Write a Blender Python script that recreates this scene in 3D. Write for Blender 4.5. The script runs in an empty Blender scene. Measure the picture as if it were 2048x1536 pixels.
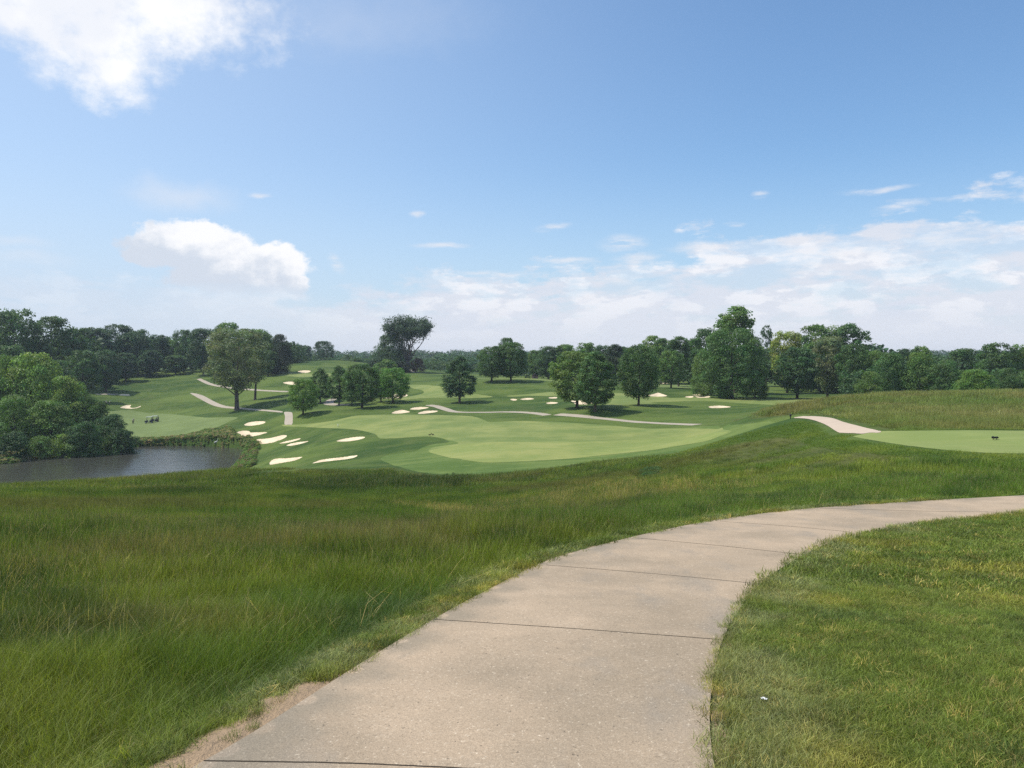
import bpy, math, random
import numpy as np
from mathutils import Vector
S = bpy.context.scene
COL = S.collection
rng = np.random.default_rng(7)
random.seed(7)
R = math.radians

# ---------------------------------------------------------------- camera, sky, sun, exposure
F = 1607.0                      # focal length in photograph pixels (2048 wide)
PITCH = math.atan((768 - 725) / F)
cam_d = bpy.data.cameras.new('camera'); cam = bpy.data.objects.new('camera', cam_d); COL.objects.link(cam)
cam_d.sensor_width = 36; cam_d.lens = 36 * F / 2048; cam_d.clip_start = 0.05; cam_d.clip_end = 30000
cam.location = (0, 0, 0); cam.rotation_euler = (R(90) - PITCH, 0, 0)
S.camera = cam
SUN_AZ, SUN_EL = R(-84), R(58)
sun_dir = Vector((math.sin(SUN_AZ) * math.cos(SUN_EL), math.cos(SUN_AZ) * math.cos(SUN_EL), math.sin(SUN_EL)))
sd = bpy.data.lights.new('sun', 'SUN'); sun = bpy.data.objects.new('sun', sd); COL.objects.link(sun)
sd.energy = 4.1; sd.angle = R(0.6); sd.color = (1.0, 0.95, 0.86)
sun.rotation_euler = sun_dir.to_track_quat('Z', 'Y').to_euler()
S.view_settings.view_transform = 'Standard'; S.view_settings.look = 'None'
S.view_settings.exposure = 0.0; S.view_settings.gamma = 1.0
S.cycles.max_bounces = 6; S.cycles.diffuse_bounces = 3; S.cycles.glossy_bounces = 3
S.cycles.transmission_bounces = 4; S.cycles.volume_bounces = 0; S.cycles.transparent_max_bounces = 6
S.cycles.use_denoising = False

def raydir(u, v):
    """photograph pixel -> ray with unit forward (y) component"""
    x = (np.asarray(u, float) - 1024) / F; yv = (768 - np.asarray(v, float)) / F
    c, s = math.cos(PITCH), math.sin(PITCH)
    fy = c + yv * s; fz = -s + yv * c
    return x / fy, fz / fy
def azel(u, v):
    dx, dz = raydir(u, v)
    return float(math.atan2(dx, 1)), float(math.atan2(dz, math.hypot(dx, 1)))

# node helpers -----------------------------------------------------
class V:
    """tiny expression wrapper round node sockets"""
    nt = None
    def __init__(s, sock): s.s = sock
    @staticmethod
    def m(op, *a, clamp=False):
        n = V.nt.nodes.new('ShaderNodeMath'); n.operation = op; n.use_clamp = clamp
        for i, x in enumerate(a):
            if isinstance(x, V): V.nt.links.new(x.s, n.inputs[i])
            else: n.inputs[i].default_value = float(x)
        return V(n.outputs[0])
    def __add__(a, b): return V.m('ADD', a, b)
    def __radd__(a, b): return V.m('ADD', b, a)
    def __sub__(a, b): return V.m('SUBTRACT', a, b)
    def __rsub__(a, b): return V.m('SUBTRACT', b, a)
    def __mul__(a, b): return V.m('MULTIPLY', a, b)
    def __rmul__(a, b): return V.m('MULTIPLY', b, a)
    def __truediv__(a, b): return V.m('DIVIDE', a, b)
def vmax(a, b): return V.m('MAXIMUM', a, b)
def vmin(a, b): return V.m('MINIMUM', a, b)
def sstep(x, a, b):
    n = V.nt.nodes.new('ShaderNodeMapRange'); n.interpolation_type = 'SMOOTHSTEP'
    V.nt.links.new(x.s, n.inputs['Value']); n.inputs['From Min'].default_value = a; n.inputs['From Max'].default_value = b
    return V(n.outputs[0])
def xyz(x, y, z):
    n = V.nt.nodes.new('ShaderNodeCombineXYZ')
    for i, q in enumerate((x, y, z)):
        if isinstance(q, V): V.nt.links.new(q.s, n.inputs[i])
        else: n.inputs[i].default_value = q
    return V(n.outputs[0])
def noise(vec, scale, detail=4, rough=0.55, dist=0.0, color=False):
    n = V.nt.nodes.new('ShaderNodeTexNoise')
    if vec is not None: V.nt.links.new(vec.s, n.inputs['Vector'])
    n.inputs['Scale'].default_value = scale; n.inputs['Detail'].default_value = detail
    n.inputs['Roughness'].default_value = rough; n.inputs['Distortion'].default_value = dist
    return V(n.outputs[1 if color else 0])
def mix(f, a, b):
    n = V.nt.nodes.new('ShaderNodeMix'); n.data_type = 'RGBA'
    for k, q in ((0, f), (6, a), (7, b)):
        if isinstance(q, V): V.nt.links.new(q.s, n.inputs[k])
        elif k == 0: n.inputs[k].default_value = q
        else: n.inputs[k].default_value = (*q, 1)
    return V(n.outputs[2])
def mulc(a, b):
    n = V.nt.nodes.new('ShaderNodeMix'); n.data_type = 'RGBA'; n.blend_type = 'MULTIPLY'; n.inputs[0].default_value = 1
    for k, q in ((6, a), (7, b)):
        if isinstance(q, V): V.nt.links.new(q.s, n.inputs[k])
        else: n.inputs[k].default_value = (*q, 1)
    return V(n.outputs[2])
def attr(name, kind='GEOMETRY', out='Color'):
    n = V.nt.nodes.new('ShaderNodeAttribute'); n.attribute_name = name; n.attribute_type = kind
    return V(n.outputs[out])
def position():
    return V(V.nt.nodes.new('ShaderNodeNewGeometry').outputs['Position'])
def scalev(vec, s3):
    n = V.nt.nodes.new('ShaderNodeVectorMath'); n.operation = 'MULTIPLY'
    V.nt.links.new(vec.s, n.inputs[0]); n.inputs[1].default_value = s3
    return V(n.outputs[0])
def mat(name, build, rough=0.8, spec=0.3, translucent=0.0, bump=None):
    """build() returns a colour; bump() a height and strength"""
    m = bpy.data.materials.new(name); m.use_nodes = True; nt = m.node_tree; V.nt = nt
    p = nt.nodes['Principled BSDF']; out = nt.nodes['Material Output']
    c = build() if callable(build) else build
    if isinstance(c, V): nt.links.new(c.s, p.inputs['Base Color'])
    else: p.inputs['Base Color'].default_value = (*c, 1)
    p.inputs['Roughness'].default_value = rough; p.inputs['Specular IOR Level'].default_value = spec
    if bump:
        h, st, d = bump(); b = nt.nodes.new('ShaderNodeBump'); b.inputs['Strength'].default_value = st; b.inputs['Distance'].default_value = d
        nt.links.new(h.s, b.inputs['Height']); nt.links.new(b.outputs[0], p.inputs['Normal'])
    if translucent:
        t = nt.nodes.new('ShaderNodeBsdfTranslucent'); mx = nt.nodes.new('ShaderNodeMixShader'); mx.inputs[0].default_value = translucent
        if isinstance(c, V):
            tc = mulc(c, (1.25, 1.35, 0.6)); nt.links.new(tc.s, t.inputs['Color'])
        else: t.inputs['Color'].default_value = (c[0] * 1.25, c[1] * 1.35, c[2] * .6, 1)
        nt.links.new(p.outputs[0], mx.inputs[1]); nt.links.new(t.outputs[0], mx.inputs[2]); nt.links.new(mx.outputs[0], out.inputs[0])
    return m

# world ------------------------------------------------------------
W = bpy.data.worlds.new('World'); S.world = W; W.use_nodes = True
nt = W.node_tree; V.nt = nt
bg = nt.nodes['Background']; SKY_STR = 0.138; bg.inputs['Strength'].default_value = 1.0
sky = nt.nodes.new('ShaderNodeTexSky'); sky.sky_type = 'NISHITA'; sky.sun_disc = False
sky.sun_elevation = SUN_EL; sky.sun_rotation = SUN_AZ
sky.air_density = 1.0; sky.dust_density = 1.2; sky.ozone_density = 1.6; sky.altitude = 100
tc = nt.nodes.new('ShaderNodeTexCoord'); sep = nt.nodes.new('ShaderNodeSeparateXYZ'); nt.links.new(tc.outputs['Generated'], sep.inputs[0])
dX, dY, dZ = (V(sep.outputs[i]) for i in range(3))
az = V.m('ARCTAN2', dX, dY); el = V.m('ARCSINE', dZ)
wv = xyz(az, el, 0.0)
wob = noise(xyz(az, el * 1.6, 3.1), 9.0, 6, 0.62, color=True); sw = nt.nodes.new('ShaderNodeSeparateColor'); nt.links.new(wob.s, sw.inputs[0])
wx = (V(sw.outputs[0]) - 0.5); wy = (V(sw.outputs[1]) - 0.5)
fine = noise(xyz(az, el * 1.3, 7.7), 30.0, 7, 0.62)
def ell(u, v, ru, rv, wob_a=0.05, soft=0.35, tilt=0.0, fz=0.6):
    a0, e0 = azel(u, v)
    x = az + wx * wob_a - a0; y = el + wy * wob_a - e0
    if tilt: y = y - x * tilt
    x = x / (ru / F); y = y / (rv / F)
    d = V.m('SQRT', x * x + y * y)
    return sstep(1.0 - d + (fine - 0.5) * fz, 0.0, soft)
sk = nt.nodes.new('ShaderNodeMix'); sk.data_type = 'RGBA'; sk.blend_type = 'MULTIPLY'; sk.inputs[0].default_value = 1
nt.links.new(sky.outputs[0], sk.inputs[6]); sk.inputs[7].default_value = (SKY_STR * 0.90, SKY_STR * 1.11, SKY_STR * 1.24, 1)
base = V(sk.outputs[2])
# thin bright veil that thickens to the left and towards the horizon
veil = sstep(az, 0.40, -0.70) * 0.46
low = sstep(el, 0.26, -0.02)
base = mix(vmin(veil + low * 0.55, 0.9), base, (0.63, 0.74, 0.90))
# long bank of cloud along the horizon, its top edge climbing to the right
line = (el - azel(1024, 542)[1] - (vmax(az, -0.12)) * 0.115) + wy * 0.11
bank = sstep(line * -1.0 + (noise(xyz(az, el * 3.4, 1.0), 7.0, 8, 0.62) - 0.5) * 0.17, -0.004, 0.020)
bank_l = sstep(az, -0.36, -0.12)
gaps = sstep(noise(xyz(az, el * 3.2, 21.0), 11.0, 7, 0.62), 0.40, 0.58)
lowb = sstep(el, 0.10, 0.02)
bank = bank * (0.36 + bank_l * 0.62) * vmin(gaps * 0.55 + 0.45 + lowb * 0.5, 1.0)
puff = sstep(noise(xyz(az, el * 2.4, 5.0), 15.0, 9, 0.62), 0.48, 0.57)
bcol = mix(puff * sstep(el, 0.01, 0.10) * 0.75, (0.76, 0.80, 0.89), (0.98, 0.985, 1.02))
bcol = mix(sstep(noise(xyz(az, el * 3.0, 9.0), 6.0, 4, 0.5), 0.5, 0.75) * 0.35, bcol, (0.62, 0.70, 0.85))
colr = mix(bank, base, bcol)
# streaks of thin high cloud
wisps = None
for a in [(880, 492, 75, 9), (1105, 453, 52, 11, 0.12), (832, 430, 20, 9), (1805, 412, 52, 12, 0.1), (1760, 378, 85, 9, 0.03), (1965, 392, 95, 8),
          (1130, 517, 85, 9), (1250, 487, 60, 22), (1280, 520, 70, 22), (1410, 497, 90, 17), (1600, 480, 120, 14), (1620, 540, 80, 18), (985, 628, 45, 22), (810, 608, 18, 9),
          (1518, 388, 20, 10), (1330, 612, 60, 10), (1225, 560, 60, 16), (1275, 578, 28, 12), (1180, 602, 40, 18, 0.4), (1000, 548, 130, 10), (1900, 470, 110, 26),
          (672, 527, 22, 20, -0.6), (520, 392, 30, 8), (1470, 450, 25, 7), (1700, 500, 150, 20)]:
    q = ell(*a[:4], wob_a=0.02, soft=0.9, tilt=a[4] if len(a) > 4 else 0.0)
    wisps = q if wisps is None else vmax(wisps, q)
streak = sstep(noise(xyz(az, el * 5.0, 11.0), 24.0, 6, 0.62), 0.36, 0.62)
wisps = wisps * (streak * 0.85 + 0.10)
colr = mix(wisps * 0.70, colr, (0.86, 0.87, 0.92))
soft_l = vmax(ell(360, 390, 130, 42, 0.05, 1.1) * 0.5, vmax(ell(30, 480, 90, 16, 0.03, 1.2) * 0.4, ell(60, 515, 120, 26, 0.04, 1.2) * 0.35))
soft_l = vmax(soft_l, ell(700, 40, 420, 90, 0.08, 1.3) * 0.22)
soft_l = vmax(soft_l, ell(480, 620, 240, 70, 0.08, 1.2) * 0.45)
colr = mix(soft_l, colr, (0.80, 0.84, 0.92))
# the cumulus on the left, bright on top and grey beneath
cum = None
for a in [(342, 486, 88, 48), (405, 482, 70, 44), (440, 512, 98, 56), (522, 522, 80, 42), (562, 532, 62, 48), (480, 552, 140, 40), (585, 562, 44, 26), (300, 500, 50, 32)]:
    q = ell(*a, wob_a=0.034, soft=0.26, fz=1.15); cum = q if cum is None else vmax(cum, q)
a0, e0 = azel(420, 500)
shade = sstep(e0 - el - (az - a0) * 0.25 + (fine - 0.5) * 0.11 + wy * 0.07, -0.018, 0.034)
ccol = mix(shade, (1.02, 1.02, 1.04), (0.68, 0.745, 0.85))
tail = sstep(el, azel(450, 590)[1], azel(450, 560)[1])
colr = mix(cum * (0.25 + tail * 0.72), colr, ccol)
# big bright cloud in the upper left corner
big = None
for a in [(120, -20, 430, 120), (190, 65, 185, 110), (225, 140, 85, 75), (340, 20, 190, 85), (60, 30, 170, 80)]:
    q = ell(*a, wob_a=0.07, soft=0.85, fz=1.1); big = q if big is None else vmax(big, q)
bshade = sstep(noise(xyz(az, el * 1.2, 2.0), 8.0, 5, 0.55), 0.42, 0.62)
colr = mix(big * 0.95, colr, mix(bshade * 0.5, (1.05, 1.05, 1.06), (0.80, 0.84, 0.94)))
nt.links.new(colr.s, bg.inputs['Color'])

# ---------------------------------------------------------------- ids
def tag(o, label=None, cat=None, group=None, kind=None):
    if label: o['label'] = label
    if cat: o['category'] = cat
    if group: o['group'] = group
    if kind: o['kind'] = kind
    return o
def empty(name, loc):
    o = bpy.data.objects.new(name, None); COL.objects.link(o); o.location = loc; o.empty_display_size = 0.5
    return o
def mesh_np(name, v, f, smooth=True, uvless=True):
    """v (n,3), f (m,k) with a constant k"""
    v = np.asarray(v, np.float32); f = np.asarray(f, np.int32); k = f.shape[1]
    me = bpy.data.meshes.new(name)
    me.vertices.add(len(v)); me.vertices.foreach_set('co', v.ravel())
    me.loops.add(f.size); me.loops.foreach_set('vertex_index', f.ravel())
    me.polygons.add(len(f)); me.polygons.foreach_set('loop_start', np.arange(len(f), dtype=np.int32) * k)
    me.polygons.foreach_set('loop_total', np.full(len(f), k, np.int32))
    me.update(calc_edges=True)
    if smooth: me.polygons.foreach_set('use_smooth', np.ones(len(f), bool))
    return me
def obj(name, me, m=None, parent=None):
    o = bpy.data.objects.new(name, me); COL.objects.link(o)
    if m is not None and not me.materials: me.materials.append(m)
    if parent is not None: o.parent = parent
    return o
def fattr(me, name, vals):
    a = me.attributes.new(name, 'FLOAT', 'POINT'); a.data.foreach_set('value', np.asarray(vals, np.float32).ravel())
def cattr(me, name, vals):
    a = me.attributes.new(name, 'FLOAT_COLOR', 'POINT')
    q = np.ones((len(vals), 4), np.float32); q[:, :3] = vals; a.data.foreach_set('color', q.ravel())

# ---------------------------------------------------------------- the lie of the land
# (pixel u, pixel v, metres ahead): where the surface seen there lies
PX = [
 # left column
 (0,1050,19),(0,1000,38),(0,976,58),(-300,1050,19),(-300,1000,38),(-300,982,60),(0,905,168),(-300,905,168),(0,860,205),(0,800,265),(0,770,320),(0,745,420),
 (-400,860,205),(-400,800,265),(-400,770,320),(-400,745,420),
 (150,1050,19.5),(150,1000,39),(150,970,62),
 (300,1050,20),(300,1000,40),(300,962,66),(300,880,190),(300,860,215),(300,842,245),(300,827,265),(300,800,290),(300,770,320),(300,752,348),
 (220,815,262),(220,785,300),(220,760,335),(400,860,205),(400,840,228),(400,828,245),
 (480,1050,20),(480,1000,41),(480,950,70),(480,938,77),(500,905,168),(485,930,150),(510,868,186),(450,868,190),(510,847,205),(545,880,170),(570,922,128),(560,851,192),(570,848,192),(575,828,205),
 (480,820,241),(430,812,262),(390,788,290),(400,760,328),(430,746,352),(520,800,256),(540,775,290),(540,746,340),(600,757,305),(600,738,350),(640,722,385),(700,724,385),(740,737,372),(560,741,355),
 (670,918,116),(700,880,135),(620,900,130),(640,940,90),(560,938,92),
 (650,800,225),(605,830,190),(640,842,180),(700,815,203),(790,806,206),(850,790,226),(850,770,262),(830,744,350),(820,740,380),(900,757,290),(920,806,200),(1000,790,212),(986,762,238),(1021,762,238),(1080,757,250),(960,756,262),
 (1080,780,216),(1080,800,196),(1160,813,168),(1188,823,157),(1278,811,166),(1110,830,158),(980,826,176),(880,815,190),(800,824,186),(1240,790,195),
 (720,842,165),(900,846,150),(1100,852,138),(1300,862,122),(1440,863,113),(760,868,142),(900,885,116),(1050,900,101),(1000,925,89),(1200,900,99),(1300,890,102),(1400,876,105),(1180,918,90),(900,920,92),(920,944,84),
 (650,862,160),(840,905,110),(800,930,96),(820,885,122),
 (700,955,80),(900,955,78),(1000,980,58),(1000,1010,41),(1000,1060,21.5),(700,1000,46),(700,1080,19),(1200,940,66),(1200,980,41),(1200,1020,24),(1100,940,76),
 (1350,910,78),(1350,950,45),(1350,1000,24.5),(1500,885,74),(1500,920,48),(1500,960,30),(1500,1000,20),(1560,852,82),(1520,865,86),
 (1590,836,62),(1650,843,56),(1700,851,50),(1755,865,42),(1800,863,41),(2048,862,41),(1900,885,35.5),(1800,896,33),(2048,908,31),(1700,920,31),(1700,960,24.5),(2048,950,24),(1800,990,20),(2048,1008,17.8),(2300,862,41),(2300,908,31),(2300,1000,17.8),
 (1470,845,102),(1550,815,104),(1650,799,106),(1750,789,107),(1900,786,107),(2048,783,107),(2300,780,107),(1800,830,65),(2048,830,62),(1650,825,78),(2300,830,62),(1720,812,88),(1900,812,80),
 # beyond
 (1300,790,205),(1400,796,192),(1600,800,185),(1440,815,165),(1350,770,255),(1500,777,240),(1600,785,225),(1500,832,138),(1300,846,137),(1200,836,152),(1400,846,130),(1250,770,270),(1150,765,260),
 (1800,800,190),(2048,800,190),(2300,800,190),(1800,775,280),(2048,775,280),(1600,768,300),
 (1024,752,500),(700,748,520),(400,745,520),(1400,752,450),(1800,755,450),(0,742,520),(2200,755,450),
 (1024,742,900),(200,742,900),(1800,742,900),(-400,742,700),(2400,742,900),
]
XYZ = []
for gy in (-40, -15, -4, 0, 3, 6, 9, 12, 15):
    for gx in (-3, 3, -14, 14, -40, 40) if gy < 4 else (-.55 * gy, 0, .6 * gy, -gy * 1.2, gy * 1.2):
        XYZ.append((gx, gy, -1.5 - .1 * gy))
for u_ in (0, 150, 300, 420):
    dx_, _ = raydir(u_, 900)
    for yy, zz in ((95, -15.3), (118, -19.6), (140, -20.5)): XYZ.append((dx_ * yy, yy, zz + (0.6 if u_ == 420 else 0)))
for xx in (-20, 10, 45, 85): XYZ.append((xx, 330, -7.2 if xx > 0 else -5))
XYZ += [(60, 130, -6.5), (90, 135, -6.0), (50, 150, -8.2), (-500, 100, -14), (500, 100, -6), (0, -500, 2), (-300, -100, 2), (300, -100, 2),
        (4, 100, -10.9), (-130, 120, -16)]
pu = np.array(PX, float); dx_, dz_ = raydir(pu[:, 0], pu[:, 1])
CP = np.vstack([np.column_stack([dx_ * pu[:, 2], pu[:, 2], dz_ * pu[:, 2]]), np.array(XYZ, float)])
def warp(x, y):
    r = np.sqrt((x * x + y * y) + 9.0)
    return np.column_stack([x / r * 1.0, y / r, np.log(r)])
CW = warp(CP[:, 0], CP[:, 1])
def kern(d): return d ** 1.5
def paird(a, b):
    return np.sqrt(np.maximum(((a[:, None, :] - b[None, :, :]) ** 2).sum(-1), 1e-12))
n_ = len(CP); K = kern(paird(CW, CW)) ; lam = 0.0006
Pm = np.column_stack([np.ones(n_), CW])
A = np.block([[K - lam * np.eye(n_) * -1, Pm], [Pm.T, np.zeros((4, 4))]])
sol = np.linalg.solve(A, np.concatenate([CP[:, 2], np.zeros(4)]))
def z_raw(x, y):
    x = np.asarray(x, float).ravel(); y = np.asarray(y, float).ravel(); out = np.empty(len(x))
    for i in range(0, len(x), 60000):
        w = warp(x[i:i + 60000], y[i:i + 60000])
        d2 = np.maximum((w ** 2).sum(1)[:, None] + (CW ** 2).sum(1)[None] - 2 * w @ CW.T, 1e-12)
        out[i:i + 60000] = (d2 ** .75) @ sol[:n_] + sol[n_] + w @ sol[n_ + 1:]
    return out
def vnoise(x, y, seed=0):
    """smooth value noise, -1..1"""
    x = np.asarray(x, float); y = np.asarray(y, float)
    xi = np.floor(x).astype(np.int64); yi = np.floor(y).astype(np.int64); fx = x - xi; fy = y - yi
    fx = fx * fx * (3 - 2 * fx); fy = fy * fy * (3 - 2 * fy)
    def h(a, b):
        n = (a * 374761393 + b * 668265263 + seed * 1442695041) & 0x7fffffff
        n = ((n ^ (n >> 13)) * 1274126177) & 0x7fffffff
        return ((n ^ (n >> 16)) & 0xffff) / 32767.5 - 1
    return (h(xi, yi) * (1 - fx) + h(xi + 1, yi) * fx) * (1 - fy) + (h(xi, yi + 1) * (1 - fx) + h(xi + 1, yi + 1) * fx) * fy
def fbm(x, y, seed=0, o=4):
    s = 0; a = 1; t = 0
    for k in range(o): s = s + a * vnoise(x * 2 ** k, y * 2 ** k, seed + k); t += a; a *= .5
    return s / t

# polar grid round the viewpoint
rr = np.concatenate([np.geomspace(1.2, 60, 430)[:-1], np.geomspace(60, 420, 600)[:-1], np.geomspace(420, 4200, 70)])
NR = len(rr)
th_f = np.linspace(R(-37), R(37), 1000)
th = np.concatenate([np.linspace(R(-180), R(-37), 110)[:-1], th_f, np.linspace(R(37), R(180), 110)[1:-1]])
NT = len(th)
RR, TT = np.meshgrid(rr, th, indexing='ij')
GX = RR * np.sin(TT); GY = RR * np.cos(TT)
GZ = z_raw(GX, GY).reshape(NR, NT)
far_ = np.clip((RR - 600) / 500, 0, 1); far_ = far_ * far_ * (3 - 2 * far_)
GZ = GZ * (1 - far_) + far_ * (-5.5 + 2.5 * fbm(GX / 300, GY / 300, 5))
amp = np.clip((RR - 70) / 80, 0, 1) * np.clip((700 - RR) / 300, 0, 1)
GZ += amp * (0.26 * fbm(GX / 17, GY / 17, 11, 3) + 0.16 * fbm(GX / 36, GY / 36, 15, 2))
amp2 = np.clip((RR - 6) / 20, 0, 1) * np.clip((120 - RR) / 60, 0, 1)
GZ += amp2 * 0.09 * fbm(GX / 4.5, GY / 4.5, 21, 3)
WATER_Z = -19.5

def poly_sdf(px, py, P):
    """signed distance, positive inside polygon P (n,2)"""
    P = np.asarray(P); Q = np.roll(P, -1, axis=0)
    d = np.full(px.shape, 1e18); ins = np.zeros(px.shape, bool)
    for (ax, ay), (bx, by) in zip(P, Q):
        ex, ey = bx - ax, by - ay; l2 = ex * ex + ey * ey + 1e-12
        t = np.clip(((px - ax) * ex + (py - ay) * ey) / l2, 0, 1)
        d = np.minimum(d, (px - ax - t * ex) ** 2 + (py - ay - t * ey) ** 2)
        c = ((ay > py) != (by > py))
        if abs(by - ay) > 1e-12:
            ins ^= c & (px < (bx - ax) * (py - ay) / (by - ay) + ax)
    d = np.sqrt(d); return np.where(ins, d, -d)
def spline(P, n=6, closed=True):
    P = np.asarray(P, float); m = len(P); out = []
    rngi = range(m) if closed else range(m - 1)
    for i in rngi:
        if closed: p0, p1, p2, p3 = P[i - 1], P[i], P[(i + 1) % m], P[(i + 2) % m]
        else: p0, p1, p2, p3 = P[max(i - 1, 0)], P[i], P[i + 1], P[min(i + 2, m - 1)]
        for k in range(n):
            t = k / n
            out.append(.5 * ((2 * p1) + (-p0 + p2) * t + (2 * p0 - 5 * p1 + 4 * p2 - p3) * t * t + (-p0 + 3 * p1 - 3 * p2 + p3) * t ** 3))
    if not closed: out.append(P[-1])
    return np.array(out)
pond_px = [(-300, 935), (0, 928), (60, 920), (116, 912), (205, 903), (270, 894), (342, 891), (420, 893), (474, 897), (489, 903), (484, 918), (470, 938), (430, 958), (300, 985), (0, 1000), (-300, 1005)]
pdx, pdz = raydir(*np.array(pond_px, float).T); pt = WATER_Z / pdz
POND = spline(np.column_stack([pdx * pt, pt]), 5)
box = (RR > 100) & (RR < 330) & (GX > POND[:, 0].min() - 20) & (GX < POND[:, 0].max() + 20)
sdp = np.full(GX.shape, -50.0); sdp[box] = poly_sdf(GX[box], GY[box], POND)
GZ = np.where(sdp > 0, np.minimum(GZ, WATER_Z - np.minimum(1.3, .35 * sdp)), np.where(sdp > -14, np.maximum(GZ, WATER_Z + np.minimum(.6, -.25 * sdp)), GZ))
def grid_z(x, y, G=None):
    G = GZ if G is None else G
    x = np.atleast_1d(np.asarray(x, float)); y = np.atleast_1d(np.asarray(y, float))
    r = np.hypot(x, y); t = np.arctan2(x, y)
    i = np.clip(np.searchsorted(rr, r) - 1, 0, NR - 2); fi = np.clip((r - rr[i]) / (rr[i + 1] - rr[i]), 0, 1)
    j = np.clip(np.searchsorted(th, t) - 1, 0, NT - 2); fj = np.clip((t - th[j]) / (th[j + 1] - th[j]), 0, 1)
    return (G[i, j] * (1 - fi) + G[i + 1, j] * fi) * (1 - fj) + (G[i, j + 1] * (1 - fi) + G[i + 1, j + 1] * fi) * fj
ZV = GZ.copy()                      # the surface as seen, tall grass tops included
def hit(u, v, ymin=1.0, ymax=1200.0):
    """first meeting of the pixel's ray with the land"""
    u = np.atleast_1d(np.asarray(u, float)); v = np.atleast_1d(np.asarray(v, float))
    dx, dz = raydir(u, v)
    ys = np.geomspace(ymin, ymax, 2600)
    X = dx[:, None] * ys[None]; Z = dz[:, None] * ys[None]
    g = grid_z(X.ravel(), np.broadcast_to(ys, X.shape).ravel(), ZV).reshape(X.shape)
    below = Z <= g
    k = np.where(below.any(1), below.argmax(1), len(ys) - 1); k = np.maximum(k, 1)
    i = np.arange(len(u)); a = Z[i, k - 1] - g[i, k - 1]; b = Z[i, k] - g[i, k]
    t = np.where(below.any(1), np.clip(a / np.where(np.abs(a - b) < 1e-9, 1, a - b), 0, 1), 1)
    y = ys[k - 1] + t * (ys[k] - ys[k - 1])
    return np.column_stack([dx * y, y])
def crop(x0, y0, s, pts): return [(x0 + a / s, y0 + b / s) for a, b in pts]
c1 = lambda p: crop(0, 560, 2.926, p)
c2 = lambda p: crop(500, 580, 3.84, p)
c3 = lambda p: crop(900, 580, 3.84, p)
c4 = lambda p: crop(1300, 580, 2.738, p)
c8 = lambda p: crop(200, 760, 4.876, p)
c9 = lambda p: crop(400, 1150, 3.98, p)
def region(px, ymin=1.0, ymax=1200.0, n=5, smooth=True, closed=True):
    P = spline(px, n, closed) if smooth else np.array(px, float)
    return hit(P[:, 0], P[:, 1], ymin, ymax)

# ---------------------------------------------------------------- regions of the course (outlines found where the ground is seen)
def window(P, pad=3.0):
    """rows and columns of the grid that cover polygon P"""
    r = np.hypot(P[:, 0], P[:, 1]); t = np.arctan2(P[:, 0], P[:, 1])
    inside0 = poly_sdf(np.array([0.0]), np.array([0.0]), P)[0] > 0
    rmin = 0 if inside0 else max(r.min() * .9 - pad, rr[0])
    i0 = max(int(np.searchsorted(rr, rmin)) - 2, 0); i1 = min(int(np.searchsorted(rr, r.max() * 1.02 + pad)) + 3, NR)
    dt = R(1.2) + pad / max(r.min(), 5)
    if inside0: return slice(i0, i1), slice(0, NT)
    j0 = max(np.searchsorted(th, t.min() - dt) - 1, 0); j1 = min(np.searchsorted(th, t.max() + dt) + 1, NT)
    return slice(i0, i1), slice(j0, j1)
def grid_sdf(P, pad=3.0):
    S_ = np.full(GX.shape, -99.0); w = window(P, pad); S_[w] = poly_sdf(GX[w], GY[w], P); return S_
def ss(x, a=0.0, b=1.0):
    t = np.clip((x - a) / (b - a), 0, 1); return t * t * (3 - 2 * t)
path_left = [(395, 1536), (520, 1462), (700, 1345), (880, 1235), (985, 1178), (1090, 1125), (1180, 1098), (1265, 1076), (1350, 1057), (1440, 1040), (1600, 1020), (1800, 1006), (2048, 992), (2250, 983)]
path_right = [(2300, 1003), (2048, 1026), (1850, 1048), (1740, 1068), (1650, 1092), (1580, 1128), (1520, 1172), (1470, 1235), (1440, 1300), (1422, 1390), (1420, 1470), (1428, 1536)]
pl = region(path_left, n=4, closed=False, ymax=26); pr = region(path_right, n=4, closed=False, ymax=26)
PATH = np.vstack([[(-1.62, 0.6), (-1.75, 2.0)], pl, pr, [(1.02, 2.2), (1.45, .6)]])
PATH[0] = (pl[0, 0] - .9, .6); PATH[1] = (pl[0, 0] - .35, 2.1); PATH[-2] = (pr[-1, 0] + .03, 2.2); PATH[-1] = (pr[-1, 0] + .22, .6)
PATH_SD = grid_sdf(PATH)
med_top = [(2400, 930), (2048, 922), (1900, 915), (1700, 898), (1640, 884), (1590, 872), (1530, 876), (1400, 899), (1320, 909), (1190, 922), (1134, 931), (1030, 943), (900, 951), (840, 945), (780, 932), (700, 926), (600, 938), (520, 944)]
mt = region(med_top, n=4, closed=False, ymax=92)
MEADOW = np.vstack([mt, [(-24, 92), (-45, 112), (-110, 112), (-200, 100), (-260, 20), (-160, -30), (-4.5, -30), (-3.2, .6), (-2.9, 2.0)], pl[:, :] + np.array([-.12, .12]) * np.minimum(1, np.hypot(*pl.T) / 8)[:, None]])
hill_px = c4([(430, 722), (500, 688), (600, 664), (720, 641), (840, 620), (960, 600), (1100, 580), (1250, 570), (1400, 562), (1700, 556), (2048, 552), (2500, 548)])
hb = c4([(2500, 766), (2048, 766), (1700, 768), (1280, 773), (1180, 752), (1100, 733), (1060, 722), (1000, 701), (880, 688), (770, 690), (640, 702), (540, 712)])
h_top = region(hill_px, n=3, closed=False, ymax=118, ymin=45); h_bot = region(hb, n=3, closed=False, ymax=118, ymin=38)
h_top = h_top * (1 + 14 / np.hypot(*h_top.T))[:, None]
HILLM = np.vstack([h_top, h_bot])
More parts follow.
